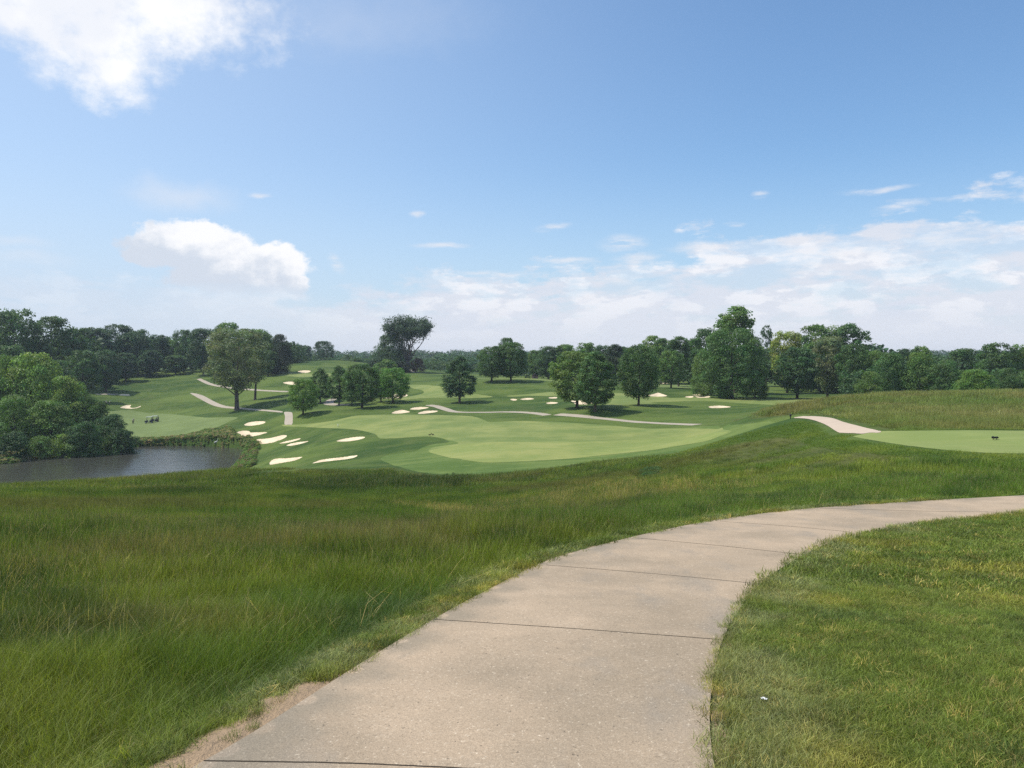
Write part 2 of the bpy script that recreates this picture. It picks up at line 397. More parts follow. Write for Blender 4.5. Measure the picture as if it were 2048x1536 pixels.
M_SD = grid_sdf(MEADOW); H_SD = grid_sdf(HILLM)
nz = fbm(GX / 6, GY / 6, 31, 3)
az_g = TT
def height_field(x, y, msd, hsd):
    r = np.hypot(x, y); a = np.arctan2(x, y)
    h1 = (0.38 - .10 * (1 - ss(r, 7, 16)) + .09 * fbm(x / 5, y / 5, 41, 3)) * ss(msd, 0.0, 0.9 + .012 * r)
    right = ss(a, .15, .32) * ss(r, 16, 22)                       # shorter grass between path and tee on the right
    h1 = h1 * (1 - right * np.clip(.58 - .7 * fbm(x / 7, y / 4, 51, 3), 0, .8))
    thin = ss(a, -.03, .1) * ss(r, 34, 42) * (1 - ss(r, 62, 75))
    h1 = h1 * (1 - .35 * thin)
    h2 = (0.42 + .08 * fbm(x / 6, y / 6, 43, 2)) * ss(hsd, 0.0, 3.0)
    return np.maximum(h1, h2)
HF = height_field(GX, GY, M_SD, H_SD)
GZ = ZV - HF * 0.75 * (RR > 1.5)
# path bed is cut a little so that the slab stands 1-2 cm proud of the soil
wpt = ss(PATH_SD, -0.02, 0.06)
GZ = np.where(PATH_SD > -.3, ZV * wpt + GZ * (1 - wpt), GZ)

# bunkers: (label, outline, far limit)
BUNK = [
 ('small oval sand bunker beside the steep end of the left cart path', c8([(1405, 440), (1440, 420), (1500, 408), (1570, 404), (1612, 408), (1600, 425), (1540, 440), (1460, 449)]), 150, 230),
 ('wide sand bunker with a forked left end above the pond bank', c8([(1325, 515), (1360, 503), (1400, 497), (1450, 500), (1470, 514), (1540, 513), (1630, 513), (1600, 525), (1540, 542), (1450, 554), (1340, 555), (1362, 545), (1375, 533), (1350, 520)]), 150, 210),
 ('long club-shaped sand bunker nearest the bushy end of the pond', c8([(1520, 600), (1535, 580), (1600, 576), (1680, 565), (1740, 550), (1790, 540), (1822, 545), (1800, 568), (1740, 592), (1690, 610), (1620, 622), (1555, 625), (1528, 615)]), 140, 200),
 ('thin upper sliver of sand, one of two right of the club-shaped bunker', c8([(1745, 622), (1800, 604), (1850, 592), (1950, 571), (1945, 582), (1880, 604), (1800, 618)]), 140, 190),
 ('thin lower sliver of sand, one of two right of the club-shaped bunker', c8([(1818, 640), (1860, 624), (1920, 611), (1980, 604), (2040, 599), (1990, 616), (1920, 634), (1850, 644)]), 130, 190),
 ('blunt wedge-shaped sand bunker just right of the pond, near its lower corner', c8([(1658, 828), (1660, 800), (1690, 778), (1740, 768), (1800, 768), (1860, 764), (1975, 753), (1940, 772), (1890, 790), (1800, 806), (1720, 820)]), 100, 150),
 ('pointed oval sand bunker in the mound in front of the long fairway', c2([(665, 1163), (700, 1150), (740, 1142), (800, 1133), (850, 1129), (882, 1132), (870, 1142), (830, 1154), (770, 1164), (710, 1167)]), 110, 160),
 ('long thin sand bunker half hidden by tall grass at the meadow edge', c2([(475, 1336), (520, 1316), (580, 1302), (660, 1293), (740, 1283), (822, 1272), (805, 1288), (750, 1302), (660, 1312), (570, 1322), (500, 1332)]), 85, 140),
 ('left one of the three sand bunkers at the top of the long fairway', c2([(1088, 948), (1110, 935), (1140, 927), (1180, 924), (1228, 938), (1190, 946), (1140, 952)]), 160, 215),
 ('flat upper one of the three sand bunkers at the top of the long fairway', c2([(1226, 917), (1260, 904), (1310, 900), (1372, 904), (1340, 914), (1280, 921)]), 165, 225),
 ('right one of the three sand bunkers at the top of the long fairway', c2([(1288, 950), (1320, 936), (1360, 929), (1438, 929), (1425, 940), (1370, 948), (1320, 954)]), 160, 215),
 ('sand bunker behind the raised green on the far left hilltop', c2([(366, 627), (395, 620), (430, 618), (465, 622), (450, 634), (410, 637)]), 250, 420),
 ('sand bunker on the slope below the raised green, left of the small trees', c2([(253, 714), (285, 706), (330, 705), (375, 710), (360, 724), (310, 728)]), 220, 360),
 ('curved sand bunker behind the trunks of the bright green round tree', c2([(1000, 832), (1040, 818), (1090, 812), (1130, 800), (1165, 796), (1208, 806), (1200, 818), (1150, 829), (1080, 834)]), 190, 290),
 ('sand bunker with a grassy tongue across it behind the golf carts', c8([(195, 270), (235, 254), (275, 246), (305, 246), (292, 262), (310, 274), (360, 268), (402, 250), (390, 264), (350, 277), (290, 281), (230, 277)]), 220, 330),
 ('pale strip of sand on the far left slope beside the dark wood', c1([(690, 672), (720, 668), (760, 672), (755, 677), (715, 677)]), 240, 340),
 ('tiny leftmost sand bunker in front of the far middle fairway', c3([(462, 842), (485, 837), (516, 845), (500, 851), (480, 849)]), 170, 260),
 ('narrow sand bunker beside the tiny one in front of the far middle fairway', c3([(538, 842), (570, 833), (610, 831), (647, 837), (620, 843), (570, 846)]), 170, 260),
 ('upper small sand bunker touching the left edge of the paired round trees', c3([(756, 829), (780, 824), (822, 825), (815, 834), (775, 835)]), 170, 260),
 ('lower flat sand bunker left of the paired round trees', c3([(738, 869), (775, 862), (830, 868), (800, 876), (755, 876)]), 160, 240),
 ('bright sand bunker behind the trunks of the paired round trees', c3([(925, 852), (960, 852), (1010, 850), (1050, 858), (1092, 868), (1070, 879), (1020, 882), (965, 880), (950, 866)]), 165, 240),
 ('hump-backed sand bunker right of the lone low-branched tree', c3([(1483, 811), (1530, 808), (1570, 798), (1598, 791), (1630, 800), (1668, 815), (1620, 821), (1550, 819)]), 170, 260),
 ('wide pale sand bunker left of the tallest tree on the right', c4([(230, 574), (265, 571), (305, 575), (330, 587), (300, 592), (262, 592), (245, 584)]), 165, 250),
 ('tiny flat sand bunker just left of the wide pale bunker', c4([(190, 586), (215, 583), (240, 588), (215, 592)]), 160, 250),
 ('flat sand bunker on the dark slope above the middle cart path', c4([(320, 640), (350, 636), (390, 635), (442, 641), (415, 647), (360, 649), (335, 648)]), 120, 190),
 ('distant sand bunker seen between trunks right of the lone tree', c3([(1622, 718), (1655, 713), (1685, 715), (1660, 722)]), 200, 330),
]
bunkers = []
for lab, px, y0, y1 in BUNK:
    P = region(px, ymin=y0, ymax=y1, n=4); S_ = grid_sdf(P)
    depth = 0.26 * ss(S_, 0, 1.8)
    ring = np.exp(-((S_ + .45) / .6) ** 2) * .12 * (S_ < 0)
    w_ = S_ > -4
    GZ[w_] += (ring - depth)[w_]
    bunkers.append((lab, P, S_))

def sheet(name, sdfs, m, off, skirt=0.0, window_pad=None, attrs=None):
    """the part of the land mesh where sdf > 0, laid off metres above it"""
    S_ = sdfs
    ii, jj = np.where(S_[:-1, :-1] > -50)
    corner = np.maximum.reduce([S_[:-1, :-1], S_[1:, :-1], S_[:-1, 1:], S_[1:, 1:]])
    I, J = np.where(corner > 0)
    a = I * NT + J; b = a + NT; c = b + 1; d = a + 1
    tris = np.vstack([np.column_stack([a, b, c]), np.column_stack([a, c, d])])
    s = S_.ravel()[tris]; pos = s > 0; n = pos.sum(1)
    P3 = np.column_stack([GX.ravel(), GY.ravel(), GZ.ravel()])
    out = [P3[tris[n == 3]]]
    for k in (1, 2):
        T = tris[n == k]; 
        if not len(T): continue
        sp = s[n == k]; pp = pos[n == k]
        odd = pp.argmax(1) if k == 1 else (~pp).argmax(1)
        r = np.arange(len(T)); o0 = T[r, odd]; o1 = T[r, (odd + 1) % 3]; o2 = T[r, (odd + 2) % 3]
        s0 = sp[r, odd]; s1 = sp[r, (odd + 1) % 3]; s2 = sp[r, (odd + 2) % 3]
        q1 = P3[o0] + (P3[o1] - P3[o0]) * (s0 / (s0 - s1))[:, None]; q2 = P3[o0] + (P3[o2] - P3[o0]) * (s0 / (s0 - s2))[:, None]
        if k == 1: out.append(np.stack([P3[o0], q1, q2], 1))
        else: out += [np.stack([q1, P3[o1], P3[o2]], 1), np.stack([q1, P3[o2], q2], 1)]
    T = np.concatenate(out).reshape(-1, 3)
    key = np.round(T * 2000).astype(np.int64)
    _, first, inv = np.unique(key, axis=0, return_index=True, return_inverse=True); inv = inv.ravel()
    Vv = T[first].copy(); Ff = inv.reshape(-1, 3)
    ok = (Ff[:, 0] != Ff[:, 1]) & (Ff[:, 1] != Ff[:, 2]) & (Ff[:, 0] != Ff[:, 2]); Ff = Ff[ok]
    e = np.cross(Vv[Ff[:, 1]] - Vv[Ff[:, 0]], Vv[Ff[:, 2]] - Vv[Ff[:, 0]]); fl = e[:, 2] < 0; Ff[fl] = Ff[fl][:, ::-1]
    Vv[:, 2] += off
    if skirt:
        E = np.vstack([Ff[:, [0, 1]], Ff[:, [1, 2]], Ff[:, [2, 0]]]); es = np.sort(E, 1)
        k2 = es[:, 0] * (len(Vv) + 1) + es[:, 1]; _, fi, cnt = np.unique(k2, return_index=True, return_counts=True)
        B = E[fi[cnt == 1]]; nv = len(Vv); low = Vv.copy(); low[:, 2] -= skirt
        ub, ib = np.unique(B, return_inverse=True); ib = ib.reshape(B.shape)
        Vv = np.vstack([Vv, Vv[ub], low[ub]]); q = nv + ib; p2 = nv + len(ub) + ib
        Ff = np.vstack([Ff, np.column_stack([q[:, 1], q[:, 0], p2[:, 0]]), np.column_stack([q[:, 1], p2[:, 0], p2[:, 1]])])
    me = mesh_np(name, Vv, Ff)
    return obj(name, me, m)

# --- ground materials
def g_rough():
    p = position()
    n1 = noise(scalev(p, (.7, 1.25, 1)), .050, 5, .66); n2 = noise(p, .35, 5, .65); n3 = noise(p, 2.2, 4, .7)
    c = mix(sstep(n1, .38, .62), (.046, .088, .020), (.122, .170, .038))  # broad bands: turf variation, with mound shading painted into the colour
    c = mix(sstep(n2, .45, .75) * .55, c, (.135, .150, .048))
    c = mix(sstep(n3, .48, .75) * .5, c, (.034, .066, .018))
    d = attr('dry', out='Fac'); md = attr('meadow', out='Fac'); soil = attr('soil', out='Fac')
    n4 = noise(p, .16, 5, .65); n5 = noise(p, 5.0, 4, .7)
    mc = mix(sstep(n4, .38, .66), (.078, .098, .026), (.125, .125, .042))
    mc = mix(sstep(n5, .45, .8) * .5, mc, (.040, .055, .014))
    c = mix(md, c, mc)
    c = mix(sstep(d + (n5 - .5) * .8, .3, .8), c, (.17, .145, .070))
    c = mix(sstep(soil + (n5 - .5) * 1.2, .35, .75), c, (.36, .255, .160))
    return c
M_ground = mat('ground_grass', g_rough, rough=.95, spec=.1, bump=lambda: (noise(position(), 3.0, 6, .75), .6, .25))
def turf(c1_, c2_, c3_, sc=.1, stretch=(1, 1, 1)):
    def f():
        p = scalev(position(), stretch)
        n1 = noise(p, sc, 5, .62); n2 = noise(p, sc * 7, 4, .7); n3 = noise(scalev(position(), (.35, 1.4, 1)), .55, 5, .7); n4 = noise(scalev(position(), (1.2, .3, 1)), .16, 4, .6)
        c = mix(sstep(n1, .36, .66), c1_, c2_); c = mix(sstep(n2, .45, .8) * .4, c, c3_)
        c = mix(sstep(n4, .42, .62) * .35, c, c3_)
        return mix(sstep(n3, .5, .68) * .5, c, tuple(x * 1.18 for x in c2_))
    return f
M_fair = mat('fairway_turf', turf((.165, .215, .058), (.260, .282, .086), (.130, .180, .046)), rough=.85, spec=.15, bump=lambda: (noise(position(), 6, 4, .7), .3, .05))
M_far_fair = mat('far_fairway_turf', turf((.150, .195, .062), (.185, .235, .076), (.120, .165, .050)), rough=.85, spec=.15)
M_green = mat('putting_green_turf', turf((.210, .255, .062), (.290, .302, .088), (.170, .220, .052), .14), rough=.8, spec=.2)
M_collar = mat('collar_turf', turf((.095, .150, .034), (.160, .205, .054), (.066, .115, .026), .2, (.5, 1.2, 1)), rough=.9, spec=.1)
M_tee = mat('tee_turf', turf((.215, .265, .075), (.255, .285, .090), (.185, .235, .062), .25), rough=.85, spec=.15, bump=lambda: (noise(position(), 30, 4, .7), .4, .02))
M_sand = mat('bunker_sand', lambda: mix(sstep(noise(position(), .7, 5, .65), .35, .65), (.82, .67, .46), (.66, .52, .35)), rough=.95, spec=.1)
def concrete():
    p = position()
    big = noise(p, .55, 5, .6); med = noise(p, 3.0, 5, .65); sp = noise(p, 42, 3, .85); sp2 = noise(p, 26, 2, .7)
    c = mix(sstep(big, .36, .66), (.335, .262, .182), (.478, .362, .248))
    wet = noise(scalev(p, (1, .45, 1)), 1.1, 5, .65); c = mix(sstep(wet, .50, .68) * .6, c, (.285, .245, .195)); c = mix(sstep(wet, .44, .30) * .35, c, (.56, .43, .30))
    c = mix(sstep(med, .42, .72) * .5, c, (.41, .32, .225))
    c = mix(sstep(sp, .58, .72) * .8, c, (.78, .66, .50)); c = mix(sstep(sp, .44, .28) * .8, c, (.24, .18, .12))
    c = mix(sstep(sp2, .66, .74) * .75, c, (.085, .07, .055))
    e = attr('edge', out='Fac')
    c = mix(sstep(e + (med - .5) * .6, .45, .95) * .55, c, (.24, .205, .15))
    gr = noise(p, 120, 2, .8); c = mix(sstep(gr, .35, .65), mulc(c, (.80, .80, .80)), mulc(c, (1.17, 1.16, 1.14)))
    sk_ = noise(p, 1.3, 4, .6)
    return mix(sstep(sk_, .58, .75) * .35, c, (.27, .22, .16))
M_conc = mat('path_concrete', concrete, rough=.92, spec=.15, bump=lambda: (noise(position(), 45, 5, .8), .45, .006))
M_conc_far = mat('far_path_concrete', lambda: mix(noise(position(), .4, 4, .6), (.36, .31, .24), (.48, .41, .32)), rough=.95, spec=.1)
M_conc_pink = mat('crest_path_concrete', lambda: mix(noise(position(), .9, 5, .6), (.46, .36, .27), (.58, .47, .36)), rough=.95, spec=.1)

# --- mown shapes
fair_px = [(557, 850.5), (600, 849), (656, 843), (690, 836), (716, 831), (786, 829), (850, 829.5), (917, 831), (950, 834), (968, 840), (982, 844.5), (1030, 842), (1080, 843), (1134, 845), (1190, 849), (1239, 852.5), (1291, 857), (1343, 857), (1395, 857), (1436, 858.5), (1462, 862), (1458, 866.5), (1439, 873), (1410, 883), (1350, 893), (1300, 901), (1212, 910), (1134, 918), (1056, 922.5), (978, 925.5), (926, 920), (880, 911), (857, 903), (865, 896), (890, 891), (917, 887), (905, 882), (880, 876), (852, 873), (799, 876), (760, 877), (750, 868), (708, 859), (656, 856.5), (610, 854), (575, 853)]
FAIR = region(fair_px, ymin=84, ymax=196, n=3)
k_ = (FAIR[:, 0] / FAIR[:, 1] > (1400 - 1024) / F) & (FAIR[:, 1] > 126); FAIR[k_] *= (126 / FAIR[k_, 1])[:, None]
FAIR_S = grid_sdf(FAIR)
coll_px = [(760, 918), (790, 908), (830, 903), (845, 895), (870, 888), (900, 884), (880, 870), (1000, 860), (1200, 865), (1400, 853), (1482, 849), (1537, 843), (1562, 848), (1568, 854), (1560, 866), (1519, 881), (1446, 893), (1395, 900), (1317, 909), (1212, 920), (1134, 931), (1030, 943), (960, 948), (890, 949), (838, 944), (796, 933)]
COLL = region(coll_px, ymin=76, ymax=150, n=3); COLL_S = grid_sdf(COLL)
TEE = region(c4([(1095, 797), (1110, 786), (1160, 779), (1280, 774), (1500, 771), (1800, 769), (2048, 771), (2500, 771), (2500, 902), (2200, 900), (2048, 897), (1850, 893), (1650, 880), (1480, 862), (1340, 843), (1210, 822), (1130, 808)]), ymin=26, ymax=43, n=3); TEE_S = grid_sdf(TEE)
LOWF = region(c1([(560, 780), (650, 768), (760, 762), (850, 775), (1000, 785), (1150, 800), (1230, 806), (1390, 803), (1340, 830), (1260, 865), (1180, 885), (1000, 915), (780, 922), (640, 930), (560, 880)]), ymin=188, ymax=285, n=3); LOWF_S = grid_sdf(LOWF)
UPG = region(c2([(100, 640), (150, 628), (250, 629), (350, 634), (460, 642), (600, 640), (640, 648), (600, 660), (460, 668), (380, 672), (300, 662), (220, 658), (120, 655)]), ymin=280, ymax=380, n=3)
MIDF = region(c2([(1225, 728), (1350, 730), (1500, 745), (1600, 770), (1700, 795), (1870, 820), (1700, 830), (1400, 828), (1300, 833), (1200, 842), (1130, 845), (1180, 828), (1290, 805), (1335, 790), (1320, 770), (1260, 758), (1225, 745)]), ymin=190, ymax=320, n=3)
MIDR = region(c3([(430, 814), (520, 806), (600, 800), (700, 790), (790, 784), (900, 800), (800, 812), (640, 813), (480, 820)]), ymin=185, ymax=290, n=3)
CRF = region(c3([(190, 672), (300, 671), (450, 674), (600, 680), (700, 684), (785, 692), (785, 700), (700, 694), (560, 684), (400, 680), (200, 680)]), ymin=200, ymax=290, n=3)
RGF = region([*c3([(1180, 886), (1230, 866), (1240, 845), (1225, 820), (1230, 800), (1290, 790), (1400, 800), (1500, 818), (1700, 826)]), *c4([(50, 592), (300, 592), (600, 596), (800, 592), (960, 591), (905, 604), (800, 620), (720, 630), (600, 626), (500, 620), (300, 608), (100, 612), (0, 616)]), *c3([(1600, 872), (1400, 880), (1250, 891)])], ymin=140, ymax=250, n=2)
FRF = region(c4([(0, 522), (60, 515), (180, 518), (320, 528), (350, 540), (200, 538), (60, 533), (0, 535)]), ymin=200, ymax=360, n=3)
LFT = region(c1([(600, 640), (690, 590), (760, 575), (940, 572), (900, 582), (760, 610), (700, 640)]), ymin=260, ymax=345, n=3)
def structure(o, label=None): o['kind'] = 'structure'; return o
shore_s = None
for nm, S_, m_, off in [('fairway', FAIR_S, M_fair, .012), ('collar', np.minimum(COLL_S, .4 - FAIR_S), M_collar, .006), ('tee', TEE_S, M_tee, .01), ('low_fairway', LOWF_S, M_far_fair, .012),
                    ('hilltop_green', grid_sdf(UPG), M_fair, .014), ('middle_fairway', grid_sdf(MIDF), M_fair, .012), ('middle_fairway', grid_sdf(MIDR), M_fair, .012),
                    ('crest_fairway', grid_sdf(CRF), M_fair, .012), ('far_fairway', grid_sdf(RGF), M_fair, .012), ('far_fairway', grid_sdf(FRF), M_far_fair, .012)]:
    structure(sheet(nm, S_, m_, off))
front = [(857, 903), (880, 897), (930, 888), (1000, 884), (1150, 884), (1300, 878), (1400, 869), (1452, 864), (1452, 867), (1410, 883), (1300, 901), (1212, 910), (1134, 918), (1056, 922.5), (978, 925.5), (926, 920), (880, 911)]
GRN = region(front, ymin=84, ymax=130, n=3)
structure(sheet('putting_green', np.minimum(grid_sdf(GRN), FAIR_S - .01), M_green, .020))
for i_, (lab, P, S_) in enumerate(bunkers):
    tag(sheet('sand_bunker', S_, M_sand, .015, skirt=.12), lab, 'sand bunker', 'sand bunkers on the golf course')

# --- cart paths
def strip(name, px, w, m, off=.02, ymin=60, ymax=400, joint=None):
    c = region(px, ymin=ymin, ymax=ymax, n=8, closed=False)
    d = np.hypot(*np.diff(c, axis=0).T); s_ = np.concatenate([[0], np.cumsum(d)]); n = max(int(s_[-1] / 1.0), 4)
    q = np.linspace(0, s_[-1], n); x = np.interp(q, s_, c[:, 0]); y = np.interp(q, s_, c[:, 1])
    for _ in range(3): x[1:-1] = (x[:-2] + 2 * x[1:-1] + x[2:]) / 4; y[1:-1] = (y[:-2] + 2 * y[1:-1] + y[2:]) / 4
    tx = np.gradient(x); ty = np.gradient(y); l = np.hypot(tx, ty); nx, ny = -ty / l, tx / l
    P = np.vstack([np.column_stack([x + nx * w / 2, y + ny * w / 2]), np.column_stack([x - nx * w / 2, y - ny * w / 2])[::-1]])
    o = sheet(name, grid_sdf(P), m, off); o['kind'] = 'structure'; return o
LP_ = region(c1([(1112, 661), (1160, 668), (1200, 682), (1260, 714), (1320, 737), (1390, 745), (1500, 755), (1600, 763), (1650, 769), (1650, 776), (1600, 772), (1500, 764), (1390, 755), (1300, 748), (1240, 732), (1180, 702), (1140, 680)]), ymin=205, ymax=320, n=3)
structure(sheet('cart_path', grid_sdf(LP_), M_conc_far, .03))
sp_ = region(c1([(1662, 774), (1685, 772), (1708, 776), (1713, 800), (1710, 845), (1690, 846), (1665, 845), (1668, 800)]), ymin=180, ymax=225, n=3)
structure(sheet('cart_path', grid_sdf(sp_), M_conc_far, .02))
strip('cart_path', c1([(1162, 578), (1190, 592), (1240, 612), (1330, 628), (1420, 638), (1560, 648), (1700, 654)]), 1.8, M_conc_far, ymin=240, ymax=360)
strip('cart_path', c2([(1368, 884), (1430, 893), (1490, 912), (1560, 934), (1640, 940), (1760, 940), (1890, 938)]) + c3([(400, 936), (560, 940), (680, 950), (750, 962)]), 2.1, M_conc_far, ymin=150, ymax=215)
strip('cart_path', c3([(818, 956), (940, 964), (1060, 976), (1200, 990), (1350, 1006), (1500, 1018), (1700, 1028), (1900, 1035)]), 2.2, M_conc_far, ymin=120, ymax=190)
strip('cart_path', c2([(660, 832), (625, 845), (603, 862), (605, 874), (640, 880), (760, 883)]), 2.6, M_conc_far, ymin=195, ymax=245)
strip('cart_path', c2([(1212, 606), (1235, 618), (1268, 636)]), 3.0, M_conc_far, ymin=280, ymax=400)
strip('cart_path', c1([(560, 668), (620, 668), (690, 670)]), 2.4, M_conc_far, ymin=260, ymax=340)
RP = region(c4([(735, 700), (770, 695), (880, 692), (960, 697), (1010, 706), (1060, 724), (1140, 745), (1200, 760), (1262, 774), (1240, 784), (1060, 784), (1022, 776), (985, 752), (950, 733), (900, 715), (850, 705), (790, 702)]), ymin=38, ymax=66, n=3)
structure(sheet('crest_path', grid_sdf(RP), M_conc_pink, .02))
main_path = sheet('concrete_path', PATH_SD, M_conc, .018, skirt=.10); structure(main_path)
me = main_path.data; co = np.empty(len(me.vertices) * 3, np.float32); me.vertices.foreach_get('co', co); co = co.reshape(-1, 3)
dl = np.min(np.hypot(co[:, None, 0] - pl[None, ::2, 0], co[:, None, 1] - pl[None, ::2, 1]), axis=1)
fattr(me, 'edge', np.clip(1.15 - dl / .7, 0, 1) * ss(dl, .04, .11))
M_joint = mat('joint_dark', (.055, .045, .035), rough=1, spec=0)  # plain dark colour for the joint strips across the slab
def joint(pts, w=.011):
    P = hit(*np.array(spline(pts, 40, False)).T, 1.0, 40); n = len(P)
    P = P + .003 * np.column_stack([fbm(np.arange(n) / 3, np.zeros(n), 3), fbm(np.arange(n) / 3, np.zeros(n) + 9, 4)])
    t = np.gradient(P, axis=0); t /= np.hypot(*t.T)[:, None]; nn = np.column_stack([-t[:, 1], t[:, 0]]) * w / 2
    z = grid_z(P[:, 0], P[:, 1], GZ) + .0195
    Vv = np.vstack([np.column_stack([P + nn, z]), np.column_stack([P - nn, z])]); f = [(i, i + 1, n + i + 1, n + i) for i in range(n - 1)]
    obj('joint', mesh_np('joint', Vv, f), M_joint, main_path)
joint([(408, 1529), (700, 1534), (1000, 1548), (1426, 1572)]); joint([(868, 1243), (1150, 1262), (1443, 1284)]); joint([(1092, 1133), (1300, 1150), (1517, 1171)])
joint([(1270, 1078), (1440, 1094), (1605, 1112)], .014); joint([(1432, 1044), (1560, 1053), (1700, 1066)], .014); joint([(1640, 1018), (1850, 1024), (2010, 1026)], .016)

# --- ground mesh
soil_px = c9([(-420, 1580), (-250, 1500), (0, 1330), (100, 1240), (250, 1195), (400, 1170), (490, 1110), (470, 1020), (540, 975), (680, 1000), (760, 950), (840, 870), (960, 880), (1080, 850), (1150, 800), (900, 960), (700, 1110), (400, 1290), (100, 1480), (-60, 1570)])
SOIL = region(soil_px, n=2); SO = 1.3 * ss(grid_sdf(SOIL), -.16, .03)
SOIL2 = region([(728, 1262), (820, 1190), (870, 1178), (930, 1170), (970, 1160), (980, 1175), (880, 1235), (780, 1300), (740, 1320)], n=3); SO = np.maximum(SO, .62 * ss(grid_sdf(SOIL2), -.06, .12))
SOIL3 = region([(1420, 1490), (1450, 1494), (1480, 1505), (1470, 1522), (1440, 1515), (1428, 1508)], n=3); SO = np.maximum(SO, ss(grid_sdf(SOIL3), -.03, .04))
for u_, v_, w_ in [(1545, 1290, 14), (1548, 1255, 9), (1490, 1240, 8), (1565, 1192, 12), (1550, 1232, 12)]:
    q = hit([u_], [v_])[0]; d_ = np.hypot((GX - q[0]), (GY - q[1])); SO = np.maximum(SO, .75 * (1 - ss(d_, .02, w_ * .008)))
SO = np.maximum(SO, .60 * np.exp(-((PATH_SD + .05) / .10) ** 2) * (PATH_SD < .05) * ss(GX - GY * .05, 3, 2.0))
DRY = region([(1010, 1010), (1090, 985), (1180, 965), (1330, 955), (1480, 968), (1400, 990), (1280, 1002), (1150, 1008), (1060, 1018)], n=3, ymax=80)
DR = .60 * ss(grid_sdf(DRY), -2.5, 3)
DRY2 = region([(800, 1004), (900, 1014), (1000, 1022), (1010, 1030), (960, 1030), (880, 1024), (800, 1012)], n=3, ymax=60); DR = np.maximum(DR, .8 * ss(grid_sdf(DRY2), -.6, .5))
DRY3 = region([(1000, 985), (240, 980), (300, 975), (400, 976), (330, 990)][1:], n=3, ymax=70); DR = np.maximum(DR, .5 * ss(grid_sdf(DRY3), -1.5, 1))
DRY4 = region(c1([(790, 925), (900, 920), (1060, 900), (1180, 885), (1250, 890), (1230, 920), (1060, 925), (900, 945), (790, 950)]), n=3, ymin=175, ymax=205); DR = np.maximum(DR, .75 * ss(grid_sdf(DRY4), -2, 1.5))
MD = np.maximum(ss(M_SD, -.3, 1.0), ss(H_SD, -.5, 2.0))
P3 = np.column_stack([GX.ravel(), GY.ravel(), GZ.ravel()])
a_ = (np.arange(NR - 1)[:, None] * NT + np.arange(NT - 1)[None]).ravel()
F4 = np.column_stack([a_, a_ + NT, a_ + NT + 1, a_ + 1]); F3 = np.vstack([F4[:, [0, 1, 2]], F4[:, [0, 2, 3]]])
cen = len(P3); P3 = np.vstack([P3, [(0, 0, GZ[0].mean())]])
F3 = np.vstack([F3, np.column_stack([np.full(NT - 1, cen), np.arange(NT - 1), np.arange(1, NT)])])
e_ = np.cross(P3[F3[:, 1]] - P3[F3[:, 0]], P3[F3[:, 2]] - P3[F3[:, 0]]); fl = e_[:, 2] < 0; F3[fl] = F3[fl][:, ::-1]
gm = mesh_np('ground', P3, F3)
for nm, A_ in (('meadow', MD), ('dry', DR), ('soil', SO)): fattr(gm, nm, np.append(A_.ravel(), 0))
ground = structure(obj('ground', gm, M_ground))

# --- pond
def water_mat():
    m = bpy.data.materials.new('pond_water'); m.use_nodes = True; nt = m.node_tree; V.nt = nt; p = nt.nodes['Principled BSDF']
    c = mix(noise(position(), .05, 3, .5), (.050, .050, .040), (.065, .062, .050)); nt.links.new(c.s, p.inputs['Base Color'])
    p.inputs['Roughness'].default_value = .17; p.inputs['IOR'].default_value = 1.33; p.inputs['Specular IOR Level'].default_value = 1.0
    q = scalev(position(), (1.0, 2.0, 1))
    h = noise(q, 1.3, 4, .6) + noise(q, .25, 3, .6) * 2.0
    b = nt.nodes.new('ShaderNodeBump'); b.inputs['Strength'].default_value = .13; b.inputs['Distance'].default_value = .14
    nt.links.new(h.s, b.inputs['Height']); nt.links.new(b.outputs[0], p.inputs['Normal']); return m
PW = POND + (POND - POND.mean(0)) / np.hypot(*(POND - POND.mean(0)).T)[:, None] * 2.5
pond_me = bpy.data.meshes.new('pond_water')
pond_me.from_pydata([(x, y, WATER_Z) for x, y in PW], [], [tuple(range(len(PW)))[::-1]]); pond_me.update()
if pond_me.polygons[0].normal.z < 0: pond_me.flip_normals()
structure(obj('pond_water', pond_me, water_mat()))

